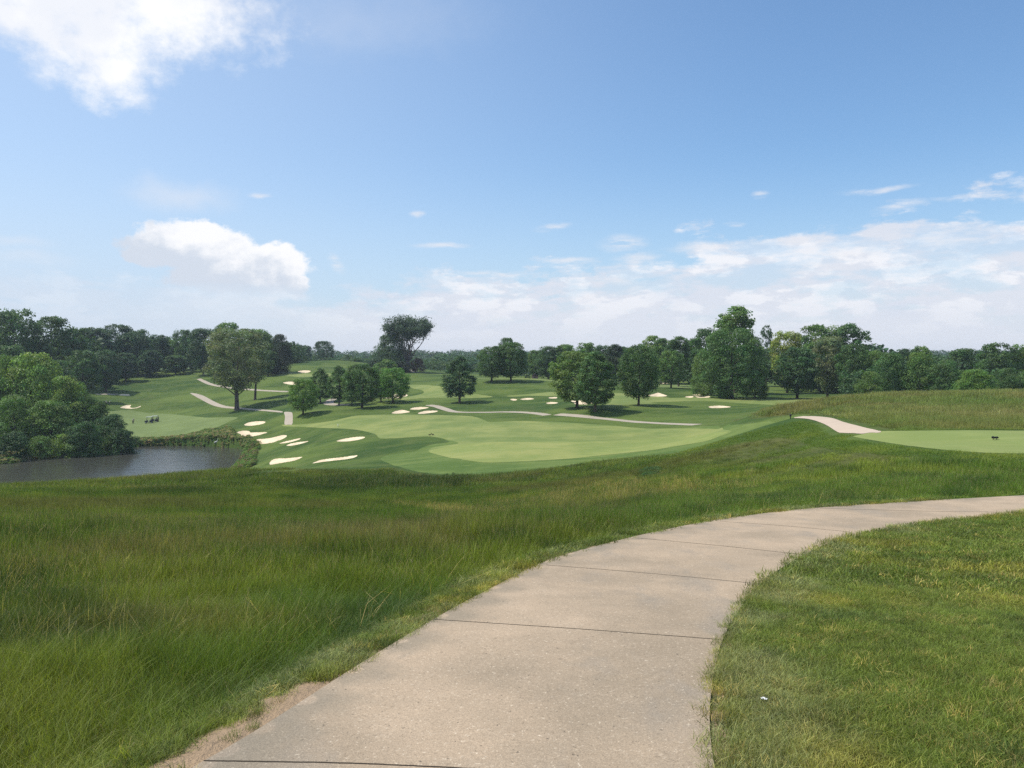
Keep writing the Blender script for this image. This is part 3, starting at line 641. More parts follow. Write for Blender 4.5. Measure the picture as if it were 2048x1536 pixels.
# ---------------------------------------------------------------- scattered stuff (grass, weeds, woodland) on geometry nodes
def scatter(name, label, protos, pts, rot, scl, idx, col, z=None, cat=None):
    n = len(pts)
    co = np.column_stack([pts[:, 0], pts[:, 1], grid_z(pts[:, 0], pts[:, 1], GZ) if z is None else z]).astype(np.float32)
    me = bpy.data.meshes.new(name); me.vertices.add(n); me.vertices.foreach_set('co', co.ravel())
    a = me.attributes.new('rot', 'FLOAT_VECTOR', 'POINT'); a.data.foreach_set('vector', rot.astype(np.float32).ravel())
    a = me.attributes.new('scl', 'FLOAT_VECTOR', 'POINT'); a.data.foreach_set('vector', scl.astype(np.float32).ravel())
    a = me.attributes.new('idx', 'INT', 'POINT'); a.data.foreach_set('value', idx.astype(np.int32))
    a = me.attributes.new('icol', 'FLOAT_COLOR', 'POINT'); q = np.ones((n, 4), np.float32); q[:, :3] = col; a.data.foreach_set('color', q.ravel())
    o = obj(name, me); o['kind'] = 'stuff'
    if label: o['label'] = label
    if cat: o['category'] = cat
    c = bpy.data.collections.new(name + '_source')
    for i, pm in enumerate(protos):
        po = bpy.data.objects.new('%s_%02d' % (name, i), pm); c.objects.link(po)
    g = bpy.data.node_groups.new(name, 'GeometryNodeTree')
    g.interface.new_socket('Geometry', in_out='INPUT', socket_type='NodeSocketGeometry'); g.interface.new_socket('Geometry', in_out='OUTPUT', socket_type='NodeSocketGeometry')
    N = g.nodes; L = g.links; gi = N.new('NodeGroupInput'); go = N.new('NodeGroupOutput')
    m2p = N.new('GeometryNodeMeshToPoints'); iop = N.new('GeometryNodeInstanceOnPoints'); ci = N.new('GeometryNodeCollectionInfo')
    ci.inputs['Collection'].default_value = c; ci.inputs['Separate Children'].default_value = True; ci.inputs['Reset Children'].default_value = True
    def na(nm, t):
        k = N.new('GeometryNodeInputNamedAttribute'); k.data_type = t; k.inputs[0].default_value = nm; return k.outputs[0]
    L.new(gi.outputs[0], m2p.inputs[0]); L.new(m2p.outputs[0], iop.inputs['Points']); L.new(ci.outputs[0], iop.inputs['Instance'])
    iop.inputs['Pick Instance'].default_value = True
    L.new(na('idx', 'INT'), iop.inputs['Instance Index']); L.new(na('rot', 'FLOAT_VECTOR'), iop.inputs['Rotation']); L.new(na('scl', 'FLOAT_VECTOR'), iop.inputs['Scale'])
    L.new(iop.outputs[0], go.inputs[0])
    md = o.modifiers.new('scatter', 'NODES'); md.node_group = g
    return o
def grass_mat(name, trans=.35):
    def f():
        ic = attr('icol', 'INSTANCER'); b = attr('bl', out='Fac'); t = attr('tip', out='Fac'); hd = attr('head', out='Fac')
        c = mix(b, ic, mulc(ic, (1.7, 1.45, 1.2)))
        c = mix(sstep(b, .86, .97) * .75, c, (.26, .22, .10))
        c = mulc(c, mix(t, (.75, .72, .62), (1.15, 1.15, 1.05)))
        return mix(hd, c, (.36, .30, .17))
    return mat(name, f, rough=.55, spec=.25, translucent=trans)
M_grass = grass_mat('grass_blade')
def clump(nm, n, rad, h0, h1, w, lean, seed, heads=0.0, seg=3, bend=.35, wind=(0, 0)):
    r_ = np.random.default_rng(seed); V_ = []; Q = []; B = []; T_ = []; Hd = []
    for i in range(n):
        a = r_.uniform(0, 2 * math.pi); d = rad * math.sqrt(r_.uniform()); bx, by = d * math.cos(a), d * math.sin(a)
        la = r_.uniform(0, 2 * math.pi); L_ = abs(r_.normal(0, lean)) + lean * .3; lx, ly = L_ * math.cos(la) + wind[0], L_ * math.sin(la) + wind[1]
        h = r_.uniform(h0, h1); ww = w * r_.uniform(.7, 1.3); fa = r_.uniform(0, math.pi); fx, fy = math.cos(fa), math.sin(fa); bl = r_.uniform()
        head = r_.uniform() < heads; b0 = len(V_)
        for k in range(seg + 1):
            t = k / seg; z = h * t * (1 - .25 * L_ * t); off = h * (t * .5 + t * t * bend / .35 * .8)
            wd = ww * (1 - t) ** .7 * .5 + ww * .04
            if head: wd = ww * .18
            cx, cy = bx + lx * off, by + ly * off
            V_ += [(cx - fx * wd, cy - fy * wd, z), (cx + fx * wd, cy + fy * wd, z)]; B += [bl, bl]; T_ += [t, t]; Hd += [0, 0]
            if k: q = b0 + 2 * k; Q.append((q - 2, q - 1, q + 1, q))
        if head:
            tx, ty, tz = cx, cy, z; hl = h * r_.uniform(.12, .2); hl *= .6; hw = .0035 + ww * .22
            for sx, sy in ((fx, fy), (-fy, fx)):
                b1 = len(V_)
                V_ += [(tx - sx * hw * .3, ty - sy * hw * .3, tz), (tx + sx * hw * .3, ty + sy * hw * .3, tz), (tx + lx * hl + sx * hw * .5, ty + ly * hl + sy * hw * .5, tz + hl), (tx + lx * hl - sx * hw * .5, ty + ly * hl - sy * hw * .5, tz + hl)]
                B += [bl] * 4; T_ += [1] * 4; Hd += [1] * 4; Q.append((b1, b1 + 1, b1 + 2, b1 + 3))
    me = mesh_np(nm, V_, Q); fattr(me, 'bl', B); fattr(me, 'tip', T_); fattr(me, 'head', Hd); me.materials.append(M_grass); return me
# prototypes
lodA = [clump('meadow_grass_a%d' % i, 52, .12, .14, .42, .0046, .26, 100 + i, heads=.04, seg=4, wind=(.05, -.03)) for i in range(5)]
lodB = [clump('meadow_grass_b%d' % i, 38, .19, .22, .54, .0085, .20, 120 + i, heads=.05, seg=3, wind=(.03, -.02)) for i in range(5)]
lodC = [clump('meadow_grass_c%d' % i, 40, .42, .24, .56, .017, .20, 140 + i, heads=.10, seg=2) for i in range(4)]
lodD = [clump('meadow_grass_d%d' % i, 40, .85, .24, .54, .040, .22, 160 + i, heads=.12, seg=2) for i in range(4)]
lawnA = [clump('lawn_a%d' % i, 40, .085, .018, .050, .0034, .75, 200 + i, seg=2, wind=(.15, -.1)) for i in range(6)]
lawnB = [clump('lawn_b%d' % i, 46, .16, .022, .055, .0075, .7, 220 + i, seg=2) for i in range(4)]
RP_S = grid_sdf(RP)
def sector(n, r0, r1, a0=-35.5, a1=35.5):
    r = np.sqrt(rng.uniform(r0 * r0, r1 * r1, n)); a = rng.uniform(R(a0), R(a1), n); return np.column_stack([r * np.sin(a), r * np.cos(a)])
def look(G_, p): return grid_z(p[:, 0], p[:, 1], G_)
DARK = [region([(560, 962), (640, 955), (740, 950), (830, 950), (940, 952), (945, 968), (880, 975), (800, 976), (700, 985), (600, 986), (560, 975)], n=3, ymax=92),
        region([(240, 985), (330, 978), (420, 978), (440, 990), (380, 996), (300, 996), (250, 996)], n=3, ymax=70),
        region([(1285, 944), (1300, 936), (1318, 938), (1312, 950), (1292, 952)], n=3, ymax=70)]
DK = np.max([ss(grid_sdf(P), -1.0, 1.5) for P in DARK], axis=0)
PINK = [region([(-60, 1108), (100, 1085), (260, 1075), (420, 1072), (600, 1068), (780, 1058), (900, 1050), (880, 1075), (700, 1092), (500, 1105), (300, 1122), (100, 1135), (-60, 1145)], n=3),
        region([(150, 1235), (350, 1215), (520, 1222), (640, 1235), (500, 1255), (300, 1262)], n=3),
        region([(700, 1055), (900, 1050), (960, 1080), (860, 1110), (720, 1095)], n=3)]
PK = np.max([ss(grid_sdf(P), -.5, .8) for P in PINK], axis=0)
def meadow_cols(p, n):
    r = np.hypot(*p.T)
    a = fbm(p[:, 0] / 3.2, p[:, 1] / 3.2, 61, 4); b = fbm(p[:, 0] / 1.1, p[:, 1] / 1.1, 71, 3); c2_ = fbm(p[:, 0] / 9, p[:, 1] / 9, 81, 3)
    g = np.array([.096, .162, .030]); yg = np.array([.162, .210, .042]); dg = np.array([.042, .088, .024]); br = np.array([.190, .155, .085]); st = np.array([.42, .34, .17])
    C = g + (yg - g) * ss(a, -.15, .45)[:, None]; C = C + (dg - C) * (ss(-b, .0, .4) * .8)[:, None]
    far = ss(r, 14, 40); rt = ss(np.arctan2(p[:, 0], p[:, 1]), .05, .25) * ss(r, 14, 20); C = C * (1 + .28 * rt)[:, None]
    C = C + (br - C) * ((ss(c2_, .0, .5) * .45) * (.25 + .75 * far))[:, None]
    C = C + (br * 1.15 - C) * (look(PK, p) * (rng.random(n) < .65) * .65)[:, None]
    d = look(DR, p); C = C + (st - C) * ((rng.random(n) < d * .8) * .8)[:, None]
    k = look(DK, p); C = C + (dg * .85 - C) * (k * .85)[:, None]
    hl = ss(look(H_SD, p), -1, 2)
    hc = np.array([.200, .245, .090]) + (np.array([.155, .235, .072]) - np.array([.200, .245, .090])) * ss(fbm(p[:, 0] / 14, p[:, 1] / 14, 91, 3), -.2, .4)[:, None]
    hc = hc + (np.array([.27, .235, .120]) - hc) * (ss(fbm(p[:, 0] / 8, p[:, 1] / 5, 95, 3), .05, .5) * .6)[:, None]
    C = C + (hc - C) * hl[:, None]
    q = fbm(p[:, 0] / 5, p[:, 1] / 5, 97, 3)
    return C * rng.uniform(.6, 1.45, n)[:, None]
def meadow_layer(protos, n, r0, r1, hnom, a0=-35.5, a1=35.5):
    p = sector(n, r0, r1, a0, a1); h = look(HF, p); sd_ = look(PATH_SD, p); so = look(SO, p)
    m = np.maximum(look(M_SD, p), look(H_SD, p))
    keep = (m > -.05) & (sd_ < -.05) & (look(RP_S, p) < -.9) & (rng.random(n) > so * 1.15) & (h > .03)
    d = look(DR, p); keep &= rng.random(n) > d * d * 1.25
    p = p[keep]; h = h[keep]; n = len(p)
    k = look(DK, p)
    s = np.clip(h / .38, .10, 1.4) * (1 + .35 * k) * hnom * (1 + .34 * fbm(p[:, 0] / .7, p[:, 1] / .7, 13, 3)); sxy = rng.uniform(.8, 1.2, n) * np.clip(.6 + s * .4, .6, 1.2)
    rot = np.column_stack([rng.normal(0, .06, n), rng.normal(0, .06, n), rng.uniform(-.9, .9, n) + (rng.random(n) < .3) * 3.0])
    return p, rot, np.column_stack([sxy, sxy, s * rng.uniform(.85, 1.15, n)]), rng.integers(0, len(protos), n), meadow_cols(p, n)
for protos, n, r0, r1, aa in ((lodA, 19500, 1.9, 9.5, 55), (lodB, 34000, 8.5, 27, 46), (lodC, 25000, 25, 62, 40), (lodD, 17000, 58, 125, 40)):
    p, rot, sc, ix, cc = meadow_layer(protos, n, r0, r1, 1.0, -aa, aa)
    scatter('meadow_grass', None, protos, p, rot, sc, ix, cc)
# mown lawn right of the path, and the short fringe on its left
def lawn_cols(p, n):
    a = fbm(p[:, 0] / 1.3, p[:, 1] / 1.3, 161, 4); b = fbm(p[:, 0] / .35, p[:, 1] / .35, 171, 3); e = look(PATH_SD, p)
    g = np.array([.150, .210, .050]); yg = np.array([.275, .285, .072]); dg = np.array([.062, .110, .034]); gg = np.array([.240, .280, .150]); st = np.array([.52, .42, .18])
    C = g + (yg - g) * ss(a, -.1, .45)[:, None]; C = C + (dg - C) * (ss(-b, 0, .5) * .6)[:, None]
    C = C + (gg - C) * (ss(e, -.95, -.25) * ss(fbm(p[:, 0] / .5, p[:, 1] / .5, 181, 2), -.25, .4) * .8)[:, None]
    C = C + (st - C) * ((rng.random(n) < .04 + .08 * ss(fbm(p[:, 0] / .6, p[:, 1] / .6, 191, 2), .1, .5)) * .7)[:, None]
    return C * (rng.uniform(.45, 1.55, n) ** 1.2)[:, None]
for protos, n, r0, r1, aa in ((lawnA, 62000, 2.3, 9.0, 55), (lawnB, 32000, 8.4, 21, 44)):
    p = sector(n, r0, r1, -36, aa); e = look(PATH_SD, p); m = look(M_SD, p); so = look(SO, p); h = look(HF, p)
    keep = (e < .006) & ((m < .3) | (h < .10)) & (rng.random(len(p)) > so * 1.1)
    p = p[keep]; n = len(p); s = rng.uniform(.75, 1.3, n) * (1 + .45 * ss(fbm(p[:, 0] / .45, p[:, 1] / .45, 201, 3), -.1, .5)) * (1 + .4 * ss(look(PATH_SD, p), -.30, -.03))
    scatter('lawn_grass', None, protos, p, np.column_stack([rng.normal(0, .12, n), rng.normal(0, .12, n), rng.uniform(0, 6.28, n)]), np.column_stack([rng.uniform(.9, 1.2, n)] * 2 + [s]), rng.integers(0, len(protos), n), lawn_cols(p, n))
# rougher tufts on the left edge of the path, in the fringe
p = sector(5200, 2.6, 20, -34, 34); e = look(PATH_SD, p); so = look(SO, p)
keep = (e < -.03) & (e > -.95) & (p[:, 0] < look(GX, p) + 9) & (look(M_SD, p) > -.02) & (rng.random(len(p)) > so * .93) & (fbm(p[:, 0] / .5, p[:, 1] / .5, 211, 3) > -.25)
p = p[keep]; n = len(p)
scatter('verge_grass', None, lodA, p, np.column_stack([rng.normal(0, .3, n), rng.normal(0, .3, n), rng.uniform(0, 6.28, n)]), np.column_stack([rng.uniform(.6, .9, n)] * 2 + [rng.uniform(.16, .42, n)]), rng.integers(0, 5, n), meadow_cols(p, n) * [1.15, 1.1, 1.2])
# short rough round the tee and between tee and meadow
p = sector(29000, 17, 62, 3, 40); m = look(M_SD, p)
keep = (m < .5) & (look(H_SD, p) < .5) & (look(TEE_S, p) < -.1) & (look(PATH_SD, p) < -.4) & (look(COLL_S, p) < -1) & (look(RP_S, p) < -.5) & (look(TEE_S, p) < -.5); p = p[keep]; n = len(p)
cc = np.array([.120, .205, .042]) + (np.array([.205, .275, .058]) - np.array([.120, .205, .042])) * ss(fbm(p[:, 0] / 3, p[:, 1] / 3, 221, 3), -.1, .5)[:, None]
scatter('rough_grass', None, lodC, p, np.column_stack([rng.normal(0, .1, (n, 2)), rng.uniform(0, 6.28, n)]), np.column_stack([rng.uniform(.5, .8, n)] * 2 + [rng.uniform(.12, .26, n)]), rng.integers(0, 4, n), cc)
# pale dead stalks and ripe heads standing in the meadow
stalk = [clump('pale_stalks_%d' % i, 5, .10, .35, .60, .0045, .30, 260 + i, heads=.7, seg=3) for i in range(3)]
p = sector(9000, 2.4, 30, -35, 33); keep = (look(M_SD, p) > .25) & (fbm(p[:, 0] / 1.6, p[:, 1] / 1.6, 231, 3) > .02) & (look(SO, p) < .2); p = p[keep]; n = len(p)
scatter('dry_stalks', None, stalk, p, np.column_stack([rng.normal(0, .25, (n, 2)), rng.uniform(0, 6.28, n)]), np.column_stack([np.ones(n), np.ones(n), rng.uniform(.7, 1.1, n) * np.clip(look(HF, p) / .38, .3, 1.2)]), rng.integers(0, 3, n), np.array([.40, .36, .17]) * rng.uniform(.6, 1.3, n)[:, None])
# sparse tufts standing in the bare soil along the path
p = sector(5000, 2.6, 9, -34, 10); keep = (look(SO, p) > .3) & (look(PATH_SD, p) < -.04) & (fbm(p[:, 0] / .16, p[:, 1] / .16, 241, 2) > .22); p = p[keep]; n = len(p)
scatter('soil_tufts', None, lawnA, p, np.column_stack([rng.normal(0, .2, (n, 2)), rng.uniform(0, 6.28, n)]), np.column_stack([rng.uniform(.35, .8, n)] * 2 + [rng.uniform(.7, 1.6, n)]), rng.integers(0, 6, n), lawn_cols(p, n))

# ---------------------------------------------------------------- trees
def leaf_mat():
    def f():
        oi = V.nt.nodes.new('ShaderNodeObjectInfo'); t = attr('tint')
        return mulc(V(oi.outputs['Color']), t)
    return mat('leaves', f, rough=.55, spec=.3, translucent=.30)
M_leaf = leaf_mat()
def leaf_inst():
    def f():
        return mulc(attr('icol', 'INSTANCER'), attr('tint'))
    return mat('leaves_scattered', f, rough=.6, spec=.25, translucent=.28)
M_leafi = leaf_inst()
def bark():
    p = scalev(position(), (1, 1, .25)); n = noise(p, 3, 5, .7); return mix(sstep(n, .3, .7), (.060, .048, .038), (.16, .135, .11))
M_bark = mat('bark', bark, rough=.95, spec=.1)
M_bark_d = mat('dark_bark', lambda: mix(noise(position(), 3, 4, .6), (.035, .028, .022), (.075, .062, .05)), rough=.95, spec=.1)
PROF = {
 'round': lambda h: np.clip(1 - np.abs(2 * h - .92) ** 2.7 / 1.26, 0, 1) ** .46 * (.66 + .34 * ss(h, -.05, .22)),
 'oval': lambda h: np.clip(np.minimum(1, 1.08 - .95 * np.clip(h - .30, 0, 1) ** 1.7 * 1.25), 0, 1) * (.62 + .38 * ss(h, -.05, .25)) * np.sqrt(np.clip(1 - h ** 7, 0, 1)),
 'dome': lambda h: np.sqrt(np.clip(1 - h ** 2.4, 0, 1)) * (.82 + .18 * ss(h, 0, .2)),
 'forest': lambda h: np.sqrt(np.clip(1 - np.abs(2 * h - 1.05) ** 2.6, 0.02, 1)) * (.75 + .25 * ss(h, 0, .4)),
 'tall': lambda h: (.45 + .55 * ss(h, 0, .55)) * np.sqrt(np.clip(1 - h ** 5, .02, 1)),
}
def leaves_at(P, N, size, r_, aspect=.75):
    n = len(P); N = N / (np.linalg.norm(N, axis=1)[:, None] + 1e-9)
    t = np.cross(N, r_.normal(size=(n, 3))); t /= np.linalg.norm(t, axis=1)[:, None] + 1e-9; b = np.cross(N, t)
    s = size * r_.uniform(.6, 1.35, n)[:, None]; t = t * s * .5; b = b * s * .5 * aspect
    Vv = np.stack([P - t, P - b * .9 + N * s * .08, P + t, P + b + N * s * .05], 1).reshape(-1, 3)
    return Vv, np.arange(4 * n).reshape(n, 4)
def make_crown(nm, prof, H, Rr, cb, ncl, nl, leaf, seed, crs=.22, m=None, lobes=.14, gap=0.0, asym=0.0):
    r_ = np.random.default_rng(seed); z0 = H * cb; Hc = H - z0; f = PROF[prof]; C = []; RC = []
    ph = r_.uniform(0, 9, 4)
    while len(C) < ncl:
        h = r_.uniform(.02, .98); a = r_.uniform(0, 2 * math.pi); pr = float(f(np.array(h)))
        if r_.uniform() > pr + .12: continue
        lob = 1 + lobes * (math.sin(2 * a + ph[0] + 3 * h) + math.sin(3 * a + ph[1] - 5 * h) + .6 * math.sin(5 * a + ph[2] + 8 * h))
        cr = Rr * crs * r_.uniform(.65, 1.3); rad = max(Rr * pr * lob - cr * .62, 0) * r_.uniform(.10, 1) ** .34
        zc = z0 + min(max(h * Hc, cr * .5), Hc - cr * .72)
        if gap and r_.uniform() < gap and h < .6: continue
        C.append((rad * math.cos(a) + asym * h * Rr, rad * math.sin(a), zc)); RC.append(cr)
    C = np.array(C); RC = np.array(RC)
    k = np.repeat(np.arange(ncl), nl); n = len(k); d = r_.normal(size=(n, 3)); d /= np.linalg.norm(d, axis=1)[:, None]
    flip = (d[:, 2] < 0) & (r_.uniform(size=n) < .55); d[flip, 2] *= -1
    rad = RC[k] * (1 - .42 * r_.uniform(size=n) ** 1.6); P = C[k] + d * rad[:, None] * [1, 1, .72]
    P += r_.normal(size=(n, 3)) * leaf * .35; P[:, 2] = np.maximum(P[:, 2], z0 * .85 + .02)
    N = d * .75 + r_.normal(size=(n, 3)) * .55 + [0, 0, .35]
    Vv, Q = leaves_at(P, N, leaf, r_)
    me = mesh_np(nm, Vv, Q, smooth=False)
    tc_ = r_.uniform(.72, 1.28, ncl)[k] * r_.uniform(.82, 1.18, n); yel = r_.uniform(.85, 1.2, ncl)[k]
    T = np.column_stack([tc_ * yel, tc_, tc_ * .95]); cattr(me, 'tint', np.repeat(T, 4, axis=0)); me.materials.append(m or M_leaf)
    return me, C
class Tubes:
    def __init__(s): s.v = []; s.f = []
    def add(s, pts, rads, sides=6):
        pts = [Vector(p) for p in pts]; b0 = len(s.v); n = len(pts); ref = Vector((1, 0, 0))
        for i, p in enumerate(pts):
            t = (pts[min(i + 1, n - 1)] - pts[max(i - 1, 0)]).normalized(); a = t.cross(ref if abs(t.dot(ref)) < .9 else Vector((0, 1, 0))).normalized(); b = t.cross(a)
            for k in range(sides):
                w = 2 * math.pi * k / sides; s.v.append(tuple(p + (a * math.cos(w) + b * math.sin(w)) * rads[i]))
            if i:
                for k in range(sides):
                    q = b0 + (i - 1) * sides; s.f.append((q + k, q + (k + 1) % sides, q + sides + (k + 1) % sides, q + sides + k))
        e = len(s.v) - sides; c_ = len(s.v); s.v.append(tuple(pts[-1]))
        for k in range(sides): s.f.append((e + k, e + (k + 1) % sides, c_, c_))
    def mesh(s, nm):
        me = bpy.data.meshes.new(nm); me.from_pydata(s.v, [], [tuple(dict.fromkeys(q)) for q in s.f]); me.update()
        me.polygons.foreach_set('use_smooth', np.ones(len(me.polygons), bool)); return me
def make_trunk(nm, H, cb, C, r0, seed, nlimb=9, m=None, top=.8, flare=1.5):
    r_ = random.Random(seed); T = Tubes(); bend = [Vector((r_.gauss(0, .012) * H, r_.gauss(0, .012) * H, 0)) for _ in range(3)]
    def ax(t): return bend[0] * math.sin(t * 3) + bend[1] * t * t * 2 + Vector((0, 0, t * H))
    ts = [-.015, .012, .05, .15, .3, .45, .6, top]; T.add([ax(t) for t in ts], [r0 * flare, r0 * 1.2, r0 * 1.0, r0 * .88, r0 * .7, r0 * .5, r0 * .3, r0 * .08], 8)
    idx = sorted(range(len(C)), key=lambda i: C[i][2]); pick = idx[::max(len(idx) // nlimb, 1)]
    for i in pick:
        c = Vector(C[i]); th_ = max(min(c.z / H * r_.uniform(.35, .62), .62), cb * .75 + .02); s0 = ax(th_); mid = s0.lerp(c, .5) + Vector((0, 0, -.02 * H))
        rr_ = r0 * (1 - th_) * .42; T.add([s0, mid, c], [rr_, rr_ * .6, rr_ * .12], 5)
    me = T.mesh(nm); me.materials.append(m or M_bark); return me
VAR = {}
def variant(key, prof, H, Rr, cb, ncl, nl, leaf, r0, seeds, **kw):
    VAR[key] = []
    for s_ in seeds:
        nlimb = kw.get('nlimb', 9); kk = {a: b for a, b in kw.items() if a not in ('nlimb', 'bark', 'top')}
        me, C = make_crown('crown_' + key, prof, H, Rr, cb, ncl, nl, leaf, s_, **kk)
        VAR[key].append((me, make_trunk('trunk_' + key, H, cb, C, r0, s_, nlimb, kw.get('bark'), kw.get('top', .8)), H, Rr))
variant('maple', 'round', 10, 4.2, .11, 240, 70, .25, .24, (1, 2, 3, 4), crs=.165, lobes=.05, bark=M_bark_d)
variant('oval', 'oval', 11, 3.4, .12, 230, 70, .25, .22, (5, 6, 7), crs=.17, lobes=.05, bark=M_bark)
variant('forest', 'forest', 20, 6.5, .10, 135, 110, .50, .42, (11, 12, 13, 14, 15), crs=.24, lobes=.12, bark=M_bark_d)
variant('tall', 'tall', 24, 6.0, .16, 95, 85, .58, .40, (21, 22, 23), crs=.22, lobes=.16, gap=.35, bark=M_bark)
variant('dome', 'dome', 14, 7.5, .0, 150, 130, .38, .35, (31, 32, 33, 34), crs=.22, lobes=.12, bark=M_bark_d)
variant('biground', 'round', 18, 9.0, .015, 230, 130, .42, .5, (61,), crs=.19, lobes=.10, bark=M_bark_d)
variant('shrub', 'dome', 5, 3.4, .0, 60, 80, .28, .12, (41, 42, 43), crs=.25, lobes=.15, nlimb=5, bark=M_bark_d)
variant('thin', 'tall', 22, 5.0, .2, 60, 60, .50, .30, (51, 52), crs=.20, lobes=.25, gap=.4, bark=M_bark)
# the big loose olive-green tree and the half bare one are built once each
oc, oC = make_crown('crown_olive', 'forest', 26, 9.6, .22, 300, 90, .42, 71, crs=.155, lobes=.10)
VAR['olive'] = [(oc, make_trunk('trunk_olive', 26, .2, oC, .62, 71, 16, M_bark), 26, 9.6)]
oc, oC = make_crown('crown_olive_small', 'forest', 24, 5.5, .28, 130, 85, .42, 72, crs=.22, lobes=.14)
VAR['olive_small'] = [(oc, make_trunk('trunk_olive_small', 24, .25, oC, .45, 72, 9, M_bark), 24, 5.5)]
def half_bare(H=26):
    r_ = random.Random(8); T = Tubes(); tips = []
    def grow(p, d, L, rad, depth):
        n = 4; pts = [p]; rs = [rad]
        for i in range(n):
            d = (d + Vector((r_.gauss(0, .09), r_.gauss(0, .09), .03 + r_.gauss(0, .03)))).normalized(); p = p + d * L / n; pts.append(p); rs.append(rad * (1 - .38 * (i + 1) / n))
        T.add(pts, rs, 6 if depth < 2 else 4)
        if depth >= 3: tips.append((pts[2], d)); tips.append((p, d))
        if depth >= 5: return
        for i in range(3 if depth in (1, 3) else 2):
            a = r_.uniform(0, 2 * math.pi); sp = r_.uniform(.25, .50); q = Vector((math.cos(a), math.sin(a), 0)) * sp
            grow(pts[-1 - (i == 2)], (d + q).normalized(), L * r_.uniform(.70, .86), rs[-1] * .74, depth + 1)
    T.add([Vector((0, 0, -.3)), Vector((.05, 0, 2.2)), Vector((.15, 0, 4.4))], [.66, .52, .46], 8)
    for a, tilt in ((0.2, .46), (.9, .30), (2.0, .40), (3.1, .50), (4.1, .35), (5.2, .50), (0.0, .12)):
        grow(Vector((.15, 0, 3.6 + r_.uniform(0, .9))), Vector((math.cos(a) * tilt, math.sin(a) * tilt, 1)).normalized(), 5.4, .26, 1)
    zz = max(t[0].z for t in tips); s = H / (zz + .6)
    def env(x, y, z):
        x *= s; y *= s; z *= s; r = math.hypot(x, y) + 1e-6; e_ = 8.6 * math.sqrt(max(1 - ((z - 17) / 12.5) ** 2, .03)); k = e_ * math.tanh(r / e_) / r if z > 6 else 1
        return x * k, y * k, z
    T.v = [env(*q) for q in T.v]; tips = [(Vector(env(*t[0])), t[1]) for t in tips]
    g = np.random.default_rng(9); P = []
    for p, d in tips:
        dens = 1.0 if p.z > H * .62 else (.9 if p.x < 1.5 else .5)
        k = int(g.poisson(24 * dens)); P.append(np.array(p) + g.normal(size=(k, 3)) * [.70, .70, .50])
    P = np.vstack(P); Vv, Q = leaves_at(P, g.normal(size=P.shape) + [0, 0, .4], .46, g); me = mesh_np('crown_half_bare', Vv, Q, smooth=False)
    tt = g.uniform(.7, 1.3, len(P)); cattr(me, 'tint', np.repeat(np.column_stack([tt, tt, tt]), 4, axis=0)); me.materials.append(M_leaf)
    tr = T.mesh('trunk_half_bare'); tr.materials.append(M_bark); Rr = np.percentile(np.abs(P[:, 0]), 97)
    return me, tr, H, Rr
VAR['bare'] = [half_bare()]
def at_y(u, y):
    dx, _ = raydir(u, 800); return float(dx) * y, y
cnt = {}
def tree(kind, name, u, vt, w, col, label, group=None, y=None, vb=None, yr=(100, 420), rot=None, depth=1.0):
    """vt = pixel row of the top, w = crown width in pixels; y = metres ahead, or vb = pixel row of the foot"""
    if y is None:
        q = hit([u], [vb], *yr)[0]; x, yy = float(q[0]), float(q[1])
    else: x, yy = at_y(u, y)
    z = float(grid_z(x, yy, GZ)[0]); _, dz = raydir(u, vt); H = float(dz) * yy - z; wid = w / F * yy
    i = cnt.get(kind, 0); cnt[kind] = i + 1; cm, tm, H0, R0 = VAR[kind][i % len(VAR[kind])]
    e = empty(name, (x, yy, z - .05)); sx = wid / (2 * R0) * {'maple': 1.10, 'oval': 1.16}.get(kind, 1.0); e.scale = (sx, sx * depth, H / H0)
    e.rotation_euler = (0, 0, (i * 2.399) % 6.283 if rot is None else rot)
    t = obj('trunk', tm, None, e); c = obj('crown', cm, None, e); c.color = (*col, 1)
    tag(e, label, 'tree' if name != 'shrub' else 'shrub', group); return e
DG = (.092, .168, .052); MG = (.138, .235, .058); LG = (.200, .300, .075); BG_ = (.145, .255, .052); OL = (.200, .245, .125); YG = (.26, .32, .070); BLU = (.074, .138, .060); PU = (.055, .070, .044)
G1 = 'ornamental trees on the slopes'
tree('maple', 'maple_tree', 606, 757, 58, BG_, 'small round green tree lowest and nearest the steep path on the left slope', G1, vb=829, yr=(150, 230))
tree('oval', 'oval_tree', 641, 736, 40, DG, 'narrow dark tree rising just behind the lowest small round tree', G1, vb=806, yr=(170, 260))
tree('oval', 'oval_tree', 678, 731, 42, DG, 'slim dark tree with the small loop of path at its foot', G1, vb=810, yr=(170, 260))
tree('maple', 'maple_tree', 704, 742, 42, MG, 'yellowish green tree tucked against the left of the wide dark round one', G1, vb=811, yr=(170, 260))
tree('maple', 'maple_tree', 724, 727, 74, DG, 'wide dark round tree in the middle of the left cluster', G1, vb=816, yr=(170, 240))
tree('maple', 'maple_tree', 762, 742, 44, DG, 'dark tree half hidden between the wide dark one and the bright round one', G1, vb=804, yr=(170, 260))
tree('maple', 'maple_tree', 786, 735, 66, (0.141, 0.275, 0.058), 'bright green round tree at the right end of the left cluster', G1, vb=806, yr=(170, 240))
tree('oval', 'oval_tree', 919, 711, 63, (0.077, 0.147, 0.064), 'lone dark oval tree standing by itself in the middle of the course', G1, vb=806, yr=(170, 240))
tree('maple', 'maple_tree', 983, 692, 60, DG, 'left one of two round trees on the crest above the middle slope', G1, vb=763, yr=(200, 260))
tree('maple', 'maple_tree', 1022, 684, 64, DG, 'right one of two round trees on the crest above the middle slope', G1, vb=763, yr=(200, 260))
tree('maple', 'maple_tree', 1013, 675, 34, DG, 'small dark crown poking up behind the two crest trees', G1, y=300)
